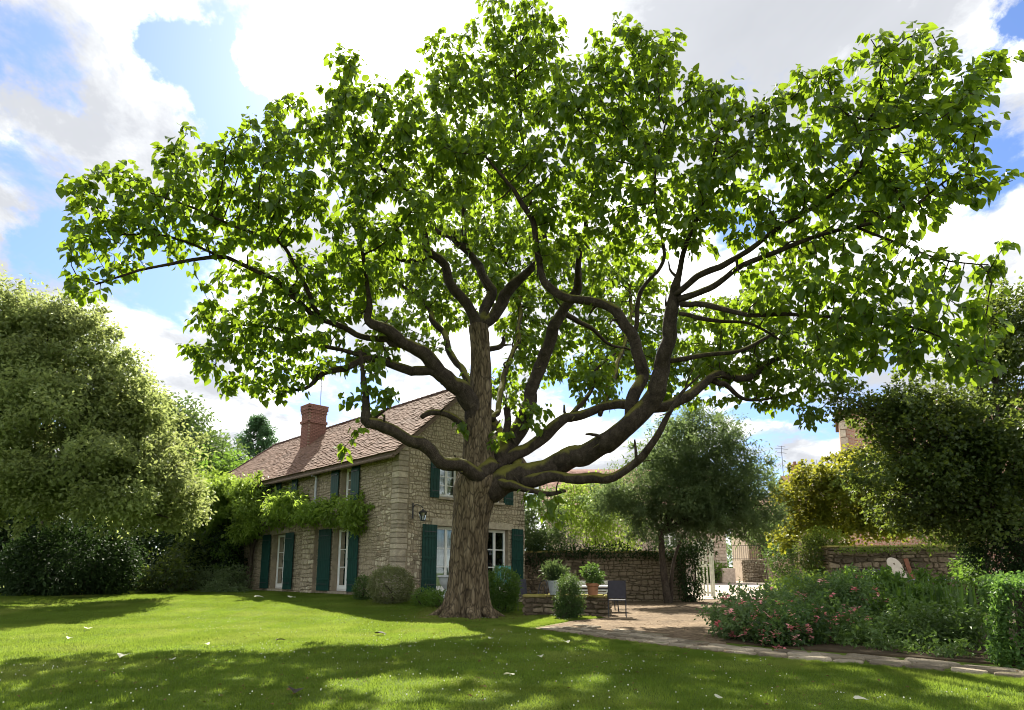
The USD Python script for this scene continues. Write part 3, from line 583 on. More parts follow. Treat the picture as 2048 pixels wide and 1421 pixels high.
# wall lantern on its bracket
lt = thing('wall_lantern', 'black iron lantern on a bracket beside the corner of the gable wall', 'lantern'); b0 = C + D2 * .58 + NG * .05 + UP * 3.32
mb = MB(); mb.box(b0 + NG * .02, (.05, .03, .55), np.stack([D2, -NG, UP], 1), .005); mb.tube(catmull([b0 + UP * .1, b0 + NG * .2 + UP * .2, b0 + NG * .38 + UP * .14 + D2 * .1, b0 + NG * .42 + UP * .06 + D2 * .14], 12), .014, 6); mb.build('bracket', M['iron'], lt)
lc = b0 + NG * .42 + D2 * .14 + UP * -.17
mb = MB(); mb.lathe(lc, [(.09, -.18), (.135, .10)], 6); gl = mb.build('glass', M['pane'], lt)
mb = MB(); mb.lathe(lc, [(.0, .22), (.03, .21), (.03, .18), (.16, .11), (.15, .095), (.0, .095)], 6); mb.lathe(lc, [(0, -.22), (.04, -.21), (.10, -.185), (.09, -.17), (0, -.17)], 6)
for k in range(6): a = k * math.pi / 3; d = np.array([math.cos(a), math.sin(a), 0]); mb.tube([lc + d * .09 - UP * .18, lc + d * .135 + UP * .1], .008, 4)
mb.build('frame', M['iron'], lt); mb = MB(); mb.lathe(lc, [(0, -.16), (.025, -.16), (.025, -.03), (0, -.01)], 8); mb.build('candle', M['lamp_glass'], lt)

# ------------------------------------------------------------------ garden walls, yard, far buildings
def garden_wall(name, label, p0, p1, h, th, seed, mat_='garden_stone', core='dark_mortar', single=150, rowh=(.07, .16), lenw=(.12, .40), cope=True, zb=-.05, coping='mossy_coping', wav=.075, cope_n=None):
    p0, p1 = np.array([*p0, 0.0]), np.array([*p1, 0.0]); L = np.linalg.norm(p1 - p0); du = (p1 - p0) / L; dn = np.array([du[1], -du[0], 0.0]); t = thing(name, label, 'wall')
    mb = MB(); mb.box((p0 + p1) / 2 - dn * th / 2 + UP * (h + zb) / 2, (L, th - .01, h - zb), np.stack([du, -dn, UP], 1)); w = mb.build('wall_core', M[core], t)
    st = masonry(p0, du, dn, lambda a, b: [(0, L)], zb, h, rowh, lenw, .05, seed, wav=wav)
    if L < 6: st += masonry(p1, -dn, du, lambda a, b: [(0, th)], zb, h, rowh, lenw, .05, seed + 1) + masonry(p0 - dn * th, dn, -du, lambda a, b: [(0, th)], zb, h, rowh, lenw, .05, seed + 2)
    lay(st, w, mat_, single)
    if cope:
        r = np.random.default_rng(seed + 3); u = -.05
        while u < L + .05:
            l = min(r.uniform(.4, .7), L + .05 - u); k = MB()
            if l > .08: k.box(p0 + du * (u + l / 2) - dn * th / 2 + UP * (h + .04 + r.uniform(-.01, .015)), (l - .015, th + .12, .08), np.stack([du, -dn, UP], 1) @ rotz(r.normal(0, .015)), .02); k.build('coping_stone', M[coping], t)
            u += l
    return t
garden_wall('patio_wall', 'tall rubble wall along the back of the patio under ivy', (.30, 26.75), (7.3, 27.2), 2.0, .45, 41, single=160)
garden_wall('far_garden_wall', 'dry stone wall behind the flower bed on the right', (12.0, 24.6), (17.6, 24.0), 2.12, .5, 51, single=150, lenw=(.16, .6), rowh=(.08, .20), wav=.09)
tw = G(1222, 1234); garden_wall('terrace_wall', 'low stone terrace wall with yellow mossy coping beside the patio', (.35, 18.5), (2.72, 18.25), .50, .42, 61, single=60, lenw=(.15, .42))
# outbuilding beyond the patio wall
ob = thing('outbuilding', 'pale stone outbuilding with faded pink tiled roof beyond the patio wall', 'building')
oo = np.array([2.5, 47.0, 0.0]); od, on = np.array([1.0, 0, 0]), np.array([0, -1.0, 0]); OL = 13.1; oop = [(9.0, 9.75, 3.55, 4.5)]
oop = [(lambda q: (q[0] - 2.5 - .5, q[0] - 2.5 + .45, q[2] - .65, q[2] + .75))(P(1340, 1075, 47.0))]
mb = MB(); slab_wall([(0, -.1), (OL, -.1), (OL, 6.3), (0, 6.3)], [rect(a) for a in oop], oo, od, on, .5, mb); w = mb.build('front_wall', M['pale_mortar'], ob)
st = masonry(oo, od, on, spans_for(oop, 0, OL), .2, 6.3, (.18, .30), (.25, .55), .05, 71); lay(st, w, 'pale_stone', 120, far=lambda c: -c[0] * 3)
mb = MB(); slab_wall([(0, -.1), (7, -.1), (7, 6.3), (0, 6.3)], [], oo + od * OL + np.array([0, .5, 0]), np.array([0, 1.0, 0]), np.array([1.0, 0, 0]), .5, mb); mb.build('side_wall', M['pale_mortar'], ob)
_house = house; house = ob; window(oo, od, on, oop[0], 2, .12); house = _house
mb = MB(); prism([oo + [-.3, -.4, 6.1], oo + [OL + .3, -.4, 6.1], oo + [OL + .3, 3.7, 9.2], oo + [-.3, 3.7, 9.2]], .15); prism([oo + [-.3, 7.8, 6.1], oo + [-.3, 3.7, 9.2], oo + [OL + .3, 3.7, 9.2], oo + [OL + .3, 7.8, 6.1]], .15); orf = mb.build('roof', M['eave_wood'], ob)
pieces('pink_tile', [(0, (.30, .17, .13)), (.5, (.38, .23, .18)), (1, (.44, .29, .23))], grain=3.0, bump=.3)
def tile_slope(a, du, up, L, H, w, e, mat_, parent, seed):
    tb = MB(); nr = np.cross(du, up); nr = nr if nr[2] > 0 else -nr; r = np.random.default_rng(seed)
    for k in range(int(H / e) + 1):
        for j in range(int(L / w)):
            ax = unit(up + nr * -.06); tb.box(a + du * ((j + .5 + .5 * (k % 2)) * w) + up * (k * e) + nr * (.05 + r.normal(0, .006)), (w * .95, e * 1.6, .02), np.stack([du, ax, np.cross(du, ax)], 1))
    tb.build('roof_tiles', M[mat_], parent, kind='stuff')
tile_slope(oo + [-.3, -.42, 6.1], od, unit(np.array([0, 4.1, 3.1])), OL + .4, 5.1, .26, .3, 'pink_tile', orf, 3)
# yard: planter, steps, railing, retaining wall
q = G(1463, 1166, .44)
pl = thing('stone_trough', 'pale stone trough planter with leafy plants in the yard', 'planter'); c0 = np.array([16.0, 46.0, .44])
c0 = P(1484, 1150, 45.0); c0[2] = .44
mb = MB()
for k, e in enumerate(((.9, 1.0, 1.05), (.75, .9, 1.0), (.8, .95, 1.02))): mb.box(c0 + [-.95 + .0 * k, .2 + k * .98, e[2] / 2], e, rotz(.1 * (k - 1)), .06)
mb.build('stone_blocks', M['pale_stone'], pl, kind='stuff')
foliage('plants', pl, 'green_leaf', [(c0 + [-2.0, .4, .7], np.array([1.1, .7, .65])), (c0 + [-1.4, 1.6, .9], np.array([.9, .8, .5]))], 1200, .2, seed=3)
sw = garden_wall('retaining_wall', 'low grey stone wall below the iron railing in the yard', (P(1490, 1150, 49)[0], 49.0), (P(1532, 1150, 49)[0], 49.0), 2.05, .5, 81, 'grey_stone', 'dark_mortar', 50, zb=.3, coping='grey_stone')
sx = P(1532, 1150, 49)[0]; stp = thing('stone_steps', 'flight of pale stone steps beside the yard wall', 'steps')
for k in range(7):
    mb = MB(); mb.box((sx + .3 + k * .42, 49.6, (.42 + 2.05 - .26 * k) / 2 + .1), (.40, 1.5, max(2.05 - .26 * k - .3, .2)), None, .02); mb.build('step', M['pale_stone'], stp)
rl = thing('iron_railing', 'iron railing on top of the yard wall', 'railing'); x0 = P(1468, 1100, 49)[0]; mb = MB()
for x in np.arange(x0, sx + .2, .16): mb.tube([(x, 49.2, 2.05), (x, 49.2, 3.2)], .014, 4)
mb.build('balusters', M['iron'], rl, kind='stuff'); mb = MB(); mb.tube([(x0 - .1, 49.2, 3.2), (sx + .3, 49.2, 3.2)], .025, 6); mb.tube([(x0 - .1, 49.2, 2.2), (sx + .3, 49.2, 2.2)], .018, 6); mb.build('rail', M['iron'], rl)
rb = thing('yard_cottage', 'stone cottage behind the iron railing', 'building'); mb = MB(); mb.box((P(1500, 1, 53)[0] + 1, 55.0, 3.0), (9.0, 4.0, 6.0)); w = mb.build('wall', M['pale_mortar'], rb)
st = masonry(np.array([P(1500, 1, 53)[0] - 3.5, 53.0, 0]), od, on, lambda a, b: [(0, 9.0)], .3, 6.0, (.2, .34), (.3, .6), .05, 73); lay(st, w, 'pale_stone', 60)
mb = MB(); bx = P(1500, 1, 53)[0]; prism([np.array([bx - 3.9, 52.7, 5.9]), np.array([bx + 6, 52.7, 5.9]), np.array([bx + 6, 55, 7.6]), np.array([bx - 3.9, 55, 7.6])], .15); mb.build('roof', M['pink_tile'], rb)
# gates
def gate_leaf(name, label, hinge, dirn, w, h, leanx=0.0, n=5):
    t = thing(name, label, 'gate'); d = np.array([math.cos(dirn), math.sin(dirn), 0]); hinge = np.array(hinge); R = np.stack([d, np.cross(UP, d), UP], 1)
    for k, u in enumerate((0.06, w - .06)): mb = MB(); mb.box(hinge + d * u + UP * h / 2, (.13, .10, h), R, .015); mb.build('post', M['weathered_white'], t)
    for zz in (.25, h * .55, h - .3): mb = MB(); mb.box(hinge + d * w / 2 + UP * zz, (w - .1, .05, .11), R, .01); mb.build('rail', M['weathered_white'], t)
    for k in range(n): u = .18 + (w - .36) * k / (n - 1); mb = MB(); mb.box(hinge + d * u + np.cross(UP, d) * .04 + UP * (h * .5 - .02), (.12, .028, h - .2), R, .008); mb.build('board', M['weathered_white'], t)
hL = G(1430, 1197); hR = G(1600, 1196)
gate_leaf('wooden_gate', 'weathered white wooden gate leaf standing open against the patio wall', hL, math.radians(108), 1.5, 2.75)
gate_leaf('wooden_gate', 'weathered pale gate leaf standing open behind the rose bushes', hR + [.15, -.8, 0], math.radians(62), 1.4, 2.6)
pg = thing('gate_pier', 'square stone gate pier with a flat cap in the yellow tree', 'pier'); pc = P(1622, 1100, 30.0); pc[2] = 0; zt = P(1622, 1016, 30.0)[2]
mb = MB(); mb.box(pc + UP * zt / 2, (.85, .85, zt)); w = mb.build('pier_core', M['dark_mortar'], pg); st = masonry(pc + [-.425, -.425, 0], od, on, lambda a, b: [(0, .85)], 0, zt, (.2, .3), (.3, .5), .04, 91); lay(st, w, 'garden_stone', 40)
mb = MB(); mb.box(pc + UP * (zt + .07), (1.15, 1.15, .14), None, .03); mb.build('cap', M['grey_stone'], pg)
# far houses
fh = thing('brick_house', 'tall red brick house behind the dark tree on the right', 'house'); A = P(1692, 1000, 40); zb_ = P(1692, 906, 40)[2]; z_r = P(1692, 828, 40)[2]
mat('far_brick', {'g': ('geometry', {}), 'mp': ('mapping', {'rotation': (math.pi / 2, 0, 0)}), 'bt': ('brick_texture', {'scale': 1.0, 'brick_width': .24, 'row_height': .085, 'mortar_size': .012, 'color1': (.27, .12, .08), 'color2': (.38, .20, .14), 'mortar': (.38, .31, .25)}),
    'n': ('noise_texture', {'scale': .7, 'detail': 6.0}), 'v': ('map_range', {'from_min': .3, 'from_max': .7, 'to_min': .75, 'to_max': 1.2}), 'm': ('vector_math', {'math_type': 'scale'}), 'p': ('principled_bsdf', {'roughness': .95, 'specular_ior_level': .1})},
    [('g.position', 'mp.vector'), ('mp.vector', 'bt.vector'), ('g.position', 'n.vector'), ('n.fac', 'v.value'), ('bt.color', 'm.vector1'), ('v.result', 'm.scale'), ('m.vector', 'p.base_color')], 'p.BSDF')
BR = rotz(math.radians(-27)); bo_ = np.array([A[0], 40.0, 0]); bl_ = lambda x, y, z: bo_ + BR @ np.array([x, y, 0]) + UP * z
mb = MB(); mb.box(bl_(7, 3.0, z_r / 2), (14, 6, z_r), BR); mb.build('wall', M['far_brick'], fh)
for k in range(14): mb = MB(); mb.box(bl_(.16 + .04 * (k % 2), -.02, z_r - .32 - k * .5), (.34 + .1 * (k % 2), .12, .46), BR, .02); mb.build('corner_stone', M['pale_stone'], fh)
mb = MB(); mb.box(bl_(7, 2.95, z_r + .1), (14.4, 6.5, .2), BR, .03); mb.build('roof_edge', M['roof_tile'], fh); mb = MB(); mb.box(bl_(7, -.08, zb_), (14.1, .16, .22), BR, .02); mb.build('string_course', M['eave_wood'], fh)
dh = thing('distant_house', 'distant house roof with a small brick chimney above the yellow tree', 'house'); A = P(1622, 962, 75)
mb = MB(); mb.box(A + [3, 4, -4.5], (9, 7, 8.0)); mb.build('wall', M['pale_mortar'], dh); mb = MB(); prism([A + [-1.8, .2, -1.2], A + [8.3, .2, -1.2], A + [8.3, 4, 1.2], A + [-1.8, 4, 1.2]], .2); prism([A + [-1.8, 7.8, -1.2], A + [-1.8, 4, 1.2], A + [8.3, 4, 1.2], A + [8.3, 7.8, -1.2]], .2); mb.build('roof', M['roof_tile'], dh)
mb = MB(); mb.box(A + [.3, 4, 1.3], (1.2, .9, 2.4), None, .02); mb.box(A + [.3, 4, 2.56], (1.35, 1.05, .16), None, .03); mb.box(A + [.0, 4, 2.8], (.3, .3, .4), None, .03); mb.box(A + [.6, 4, 2.8], (.3, .3, .4), None, .03); mb.build('chimney', M['brick'], dh)
mb = MB(); a0 = A + [-1.5, 4, 0.8]; mb.tube([a0, a0 + UP * 4.2], .035, 5)
for zz, L in ((4.1, .5), (3.8, .8), (3.3, .6)): mb.tube([a0 + UP * zz + [-L, 0, .1], a0 + UP * zz + [L, 0, -.05]], .022, 4)
mb.build('antenna', M['iron'], dh)
mb = MB(); a0 = A + [2.8, 4, 1.0]; mb.lathe(a0, [(.35, 0), (.1, .9), (.03, 1.0), (.02, 2.2), (0, 2.25)], 8); mb.build('finial', M['iron'], dh)
# ------------------------------------------------------------------ the great catalpa
tree = thing('catalpa_tree', 'great spreading catalpa tree with thick mossy limbs in the middle of the lawn', 'tree')
def traced(pts, k=1.0):
    """(px, py, distance, radius in pixels) along a limb -> points and radii in metres"""
    q = np.array([[*P(a, b, Y), rp_ * depth(P(a, b, Y)) / FPX] for a, b, Y, rp_ in pts]); return q * [1, 1, 1, k]
TR = [(931, 1262, 17.5, 66), (931, 1238, 17.5, 54), (933, 1215, 17.5, 46), (935, 1180, 17.5, 42), (938, 1120, 17.5, 38), (942, 1050, 17.5, 37), (950, 1000, 17.5, 42), (956, 968, 17.5, 47), (957, 930, 17.55, 34), (956, 880, 17.6, 29), (957, 830, 17.65, 26), (962, 770, 17.7, 22), (961, 700, 17.7, 19), (957, 652, 17.7, 19)]
tq = catmull(traced(TR), 150)
mb = MB(); nT = 72; ang = np.arange(nT) / nT * 2 * np.pi
zz = tq[:, 2][:, None] + 0 * ang[None]; lob = np.exp(-np.maximum(zz - .0, 0) / .45)
pp = np.stack([np.cos(ang)[None] * 2.6 + 0 * zz, np.sin(ang)[None] * 2.6 + 0 * zz, zz * .55], -1)
ridge = np.abs(meshkit.fbm(pp * [3.2, 3.2, 1.7] + meshkit.fbm(pp * 2.1, 2, 9)[..., None] * 1.2, 3, 12) - .5) * 2
rad = tq[:, 3][:, None] * (1 + .10 * (meshkit.fbm(pp * .8, 3, 2) - .5) * 2 + lob * (.24 * np.sin(ang * 5 + 1.0) + .14 * np.sin(ang * 3 + 2.2)) * (zz < 1.4)) + .085 * np.minimum(ridge, .45) - .02
v = np.stack([tq[:, 0][:, None] + rad * np.cos(ang), tq[:, 1][:, None] + rad * np.sin(ang), zz], -1).reshape(-1, 3)
i = (np.arange(149)[:, None] * nT + np.arange(nT)[None]).ravel(); j = (np.arange(149)[:, None] * nT + (np.arange(nT)[None] + 1) % nT).ravel()
mb.add(v, np.stack([i, j, j + nT, i + nT], -1)); mb.build('trunk', M['trunk_bark'], tree, True)
rr_ = np.random.default_rng(66)
for a in (0.3, 1.25, 2.3, 3.3, 4.1, 5.0, 5.7):
    L_ = rr_.uniform(.25, .6); d_ = np.array([math.cos(a), math.sin(a), 0]); c_ = np.array([tq[0, 0], 17.5, 0]); p_ = catmull([c_ + d_ * .36 + UP * .66, c_ + d_ * .56 + UP * .26, c_ + d_ * (.62 + L_ * .45) + UP * .06 + np.cross(UP, d_) * rr_.normal(0, .06), c_ + d_ * (.62 + L_) - UP * .08 + np.cross(UP, d_) * rr_.normal(0, .14)], 16)
    mb = MB(); mb.tube(p_, np.linspace(.19, .05, 16), 10, wob=.35, seed=int(a * 10)); mb.build('root', M['trunk_bark'], tree, True)
LIMBS = [
 # low arm to the left, towards the viewer
 [(985, 930, 17.35, 22), (955, 950, 17.0, 20), (925, 945, 16.7, 18), (890, 925, 16.4, 17), (850, 895, 16.1, 16), (805, 866, 15.8, 15), (765, 850, 15.6, 14), (736, 846, 15.5, 14), (727, 825, 15.5, 10), (728, 790, 15.5, 8), (728, 750, 15.5, 6), (722, 700, 15.4, 5)],
 # left middle limb
 [(956, 850, 17.65, 24), (930, 805, 17.4, 24), (900, 765, 17.1, 22), (862, 722, 16.8, 18), (830, 700, 16.5, 16), (795, 685, 16.2, 15), (762, 660, 15.9, 14), (738, 638, 15.7, 12), (737, 600, 15.5, 7), (730, 540, 15.2, 5), (722, 480, 15.0, 4)],
 [(905, 770, 17.2, 14), (850, 742, 17.0, 13), (795, 725, 16.8, 11), (740, 714, 16.6, 9), (690, 735, 16.4, 8), (642, 752, 16.3, 7), (610, 775, 16.2, 5), (560, 790, 16.1, 3)],
 [(742, 714, 16.6, 7), (690, 700, 16.4, 6), (630, 692, 16.2, 5), (560, 660, 16.0, 3.5), (480, 650, 15.8, 2.5)],
 [(800, 690, 16.3, 9), (740, 680, 16.4, 8), (690, 660, 16.3, 8), (640, 640, 16.0, 7), (600, 600, 15.5, 7), (551, 568, 15.0, 6), (495, 535, 14.6, 5.5), (442, 516, 14.2, 5), (359, 523, 13.8, 4), (254, 550, 13.4, 3), (190, 570, 13.2, 2)],
 [(640, 640, 16.0, 6), (618, 580, 15.3, 6), (590, 530, 14.9, 5), (560, 488, 14.5, 4.5), (495, 462, 14.1, 4), (385, 415, 13.7, 3), (300, 385, 13.4, 2)],
 [(442, 516, 14.2, 4), (390, 490, 13.9, 3.5), (320, 470, 13.6, 3), (240, 470, 13.3, 2)],
 # leader and its forks
 [(957, 660, 17.7, 17), (935, 610, 17.6, 13), (905, 560, 17.4, 12), (880, 522, 17.2, 11), (850, 490, 17.0, 9), (842, 440, 16.8, 7), (820, 400, 16.5, 6), (790, 350, 16.0, 6), (740, 320, 15.6, 5), (680, 290, 15.2, 3)],
 [(868, 505, 17.1, 7), (835, 522, 17.0, 6), (795, 518, 16.9, 4)],
 [(960, 655, 17.7, 14), (978, 600, 17.9, 13), (975, 560, 18.0, 11), (945, 515, 18.1, 10), (905, 480, 18.2, 8), (870, 460, 18.3, 6), (850, 425, 18.3, 4)],
 [(930, 500, 18.1, 7), (930, 440, 18.0, 6), (918, 380, 17.8, 5), (925, 300, 17.5, 4), (905, 220, 17.2, 3), (900, 160, 17.0, 2)],
 [(962, 655, 17.75, 16), (1000, 610, 17.9, 15), (1030, 568, 17.9, 13), (1062, 535, 17.8, 10), (1088, 495, 17.7, 8), (1085, 440, 17.6, 7), (1060, 400, 17.5, 6), (1050, 320, 17.2, 5), (1040, 230, 17.0, 4), (1030, 140, 16.8, 2.5)],
 [(968, 695, 17.7, 8), (990, 700, 17.8, 7), (1002, 692, 17.8, 6), (1005, 675, 17.8, 4)],
 # straight limb behind
 [(985, 950, 17.8, 30), (1010, 900, 18.0, 25), (1042, 840, 18.2, 20), (1070, 770, 18.3, 17), (1100, 690, 18.2, 15), (1128, 628, 18.0, 13), (1150, 588, 17.8, 12), (1160, 550, 17.5, 8), (1164, 500, 17.2, 7), (1172, 440, 16.8, 6), (1200, 360, 16.2, 5), (1245, 280, 15.6, 4), (1290, 180, 15.0, 2.5)],
 [(1128, 628, 18.0, 7), (1170, 650, 18.6, 6), (1220, 690, 19.2, 4), (1260, 700, 19.6, 3)],
 [(1012, 890, 17.9, 10), (1014, 850, 17.75, 9), (1012, 815, 17.7, 8.5)],
 # great right limb
 [(965, 985, 17.5, 36), (1010, 968, 17.25, 36), (1060, 952, 17.0, 33), (1110, 935, 16.7, 30), (1165, 908, 16.3, 27), (1220, 880, 15.9, 25), (1265, 842, 15.5, 24), (1300, 800, 15.2, 22), (1322, 750, 15.0, 20), (1332, 695, 14.8, 18), (1340, 640, 14.6, 17), (1346, 592, 14.4, 15), (1358, 540, 14.1, 7), (1372, 490, 13.8, 6), (1400, 420, 13.4, 5), (1420, 340, 13.1, 3.5), (1440, 260, 12.9, 2)],
 [(1262, 835, 15.5, 18), (1266, 795, 15.5, 15), (1290, 750, 15.5, 15), (1286, 705, 15.5, 14), (1255, 658, 15.5, 14), (1220, 620, 15.5, 12), (1165, 602, 15.5, 11), (1125, 594, 15.5, 11), (1095, 575, 15.5, 10), (1080, 520, 15.3, 8), (1066, 450, 15.1, 7), (1040, 400, 14.9, 6), (1000, 350, 14.7, 4), (960, 300, 14.5, 2.5)],
 [(1270, 680, 15.5, 6), (1273, 620, 15.4, 6), (1290, 572, 15.3, 5), (1330, 515, 15.0, 4.5), (1320, 450, 14.6, 4), (1310, 360, 14.2, 3), (1330, 250, 13.8, 2)],
 [(1350, 590, 14.4, 9), (1400, 553, 13.9, 8), (1450, 525, 13.4, 8), (1510, 490, 12.9, 7), (1560, 455, 12.5, 6), (1640, 405, 12.1, 5), (1700, 360, 11.8, 4.5), (1728, 310, 11.6, 4), (1740, 240, 11.4, 2.5)],
 [(1358, 600, 14.4, 9), (1420, 575, 13.9, 8), (1480, 530, 13.4, 7), (1560, 500, 12.8, 6), (1650, 470, 12.2, 5), (1760, 440, 11.6, 4), (1850, 400, 11.3, 2.5)],
 [(1362, 608, 14.4, 8), (1420, 614, 13.9, 7), (1490, 628, 13.4, 6), (1590, 632, 12.8, 5), (1700, 640, 12.2, 4), (1800, 650, 11.8, 2.5)],
 [(1358, 627, 14.5, 6), (1435, 641, 14.2, 5), (1500, 650, 14.0, 4), (1560, 680, 13.8, 3)],
 [(1335, 722, 14.9, 7), (1380, 718, 15.0, 6), (1425, 708, 15.1, 6), (1490, 698, 15.2, 5), (1560, 660, 15.3, 3.5)],
 [(1700, 450, 12.0, 4), (1780, 480, 11.6, 3), (1880, 520, 11.3, 2.5), (1960, 530, 11.1, 1.5)],
 # second right limb, passing behind
 [(985, 930, 17.8, 22), (1030, 905, 18.1, 18), (1063, 888, 18.3, 16), (1112, 852, 18.5, 15), (1140, 835, 18.6, 13), (1185, 828, 18.7, 12), (1252, 806, 18.8, 12), (1321, 812, 18.9, 13), (1372, 794, 19.0, 13), (1422, 760, 19.2, 11), (1450, 752, 19.4, 10), (1498, 752, 19.7, 9), (1548, 720, 19.8, 7), (1605, 708, 19.7, 5), (1660, 690, 19.5, 3)],
 [(1139, 834, 18.6, 7), (1169, 800, 18.8, 6), (1186, 770, 19.0, 5), (1192, 740, 19.2, 4), (1230, 708, 19.4, 2.5)],
 [(1425, 760, 19.2, 8), (1460, 780, 19.4, 6), (1500, 800, 19.7, 4), (1570, 790, 20, 2.5)],
 [(1040, 945, 17.9, 15), (1000, 880, 18.6, 12), (960, 800, 19.8, 9), (900, 700, 21.2, 8), (850, 610, 22.2, 6), (790, 560, 22.8, 3)],
 [(985, 840, 18.8, 8), (1010, 760, 20.6, 7), (1040, 650, 22.6, 6), (1030, 560, 24, 4), (980, 480, 24.4, 2.5)],
 [(1200, 830, 18.7, 6), (1230, 740, 20.8, 6), (1260, 650, 23, 5), (1260, 570, 24.4, 3)],
 # low limb to the right and small stubs
 [(1050, 965, 16.9, 20), (1100, 957, 16.5, 14), (1150, 960, 16.2, 13), (1207, 956, 15.8, 12), (1262, 930, 15.4, 11), (1300, 895, 15.1, 10), (1322, 862, 14.9, 8), (1338, 825, 14.8, 6), (1362, 785, 14.7, 4), (1400, 750, 14.6, 2)],
 [(1000, 965, 17.1, 14), (1045, 978, 16.7, 8), (1092, 990, 16.4, 6), (1130, 983, 16.2, 4)],
 [(945, 870, 17.6, 12), (922, 845, 17.4, 9), (887, 828, 17.2, 8), (843, 835, 17.0, 6)],
]
nodes, nrad = [], []
for li, pts in enumerate(LIMBS):
    q = traced(pts, .80); L = np.linalg.norm(np.diff(q[:, :3], axis=0), axis=1).sum(); m = max(10, int(L / .12)); c = catmull(q, m)
    knob = 1 + .22 * (meshkit.fbm(np.stack([np.arange(m) * .22, np.full(m, li * 3.1), np.zeros(m)], 1), 3, 5) - .5)
    c[:, :3] += (meshkit.fbm(c[:, :3] * 1.5 + 7, 2, 3)[:, None] - .5) * c[:, 3:4] * [2.0, 1.4, 2.0] * (np.arange(m) > 2)[:, None]
    jag = np.stack([np.interp(np.arange(m), np.arange(0, m + 5, 5), np.random.default_rng(700 + li * 3 + a).normal(0, 1, len(np.arange(0, m + 5, 5)))) for a in range(3)], 1); c[3:-1, :3] += (jag * np.minimum(c[:, 3:4] * .42, .05))[3:-1]
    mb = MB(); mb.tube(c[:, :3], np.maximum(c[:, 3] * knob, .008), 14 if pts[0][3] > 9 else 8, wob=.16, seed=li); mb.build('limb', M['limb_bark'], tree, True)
    if pts[0][3] > 6:                                                   # broken stubs and side shoots
        sb = MB(); rs = np.random.default_rng(900 + li)
        for k in rs.integers(int(m * .2), m - 2, max(2, int(L * .8))):
            if c[k, 3] < .03: continue
            dv = unit(rs.normal(size=3) + [0, -.2, .4]); ln = rs.uniform(.15, .55) + c[k, 3]; r1 = min(c[k, 3] * .38, rs.uniform(.018, .05))
            sb.tube(catmull([c[k, :3], c[k, :3] + dv * ln * .55 + rs.normal(0, .03, 3), c[k, :3] + dv * ln + rs.normal(0, .08, 3)], 6), np.linspace(r1 * 1.4, r1 * .55, 6), 6, wob=.2, seed=int(k))
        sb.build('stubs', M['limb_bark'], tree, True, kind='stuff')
    k0 = int(m * .35)
    for k in range(k0, m, 2):
        if c[k, 3] < .14: nodes.append(c[k, :3]); nrad.append(c[k, 3])

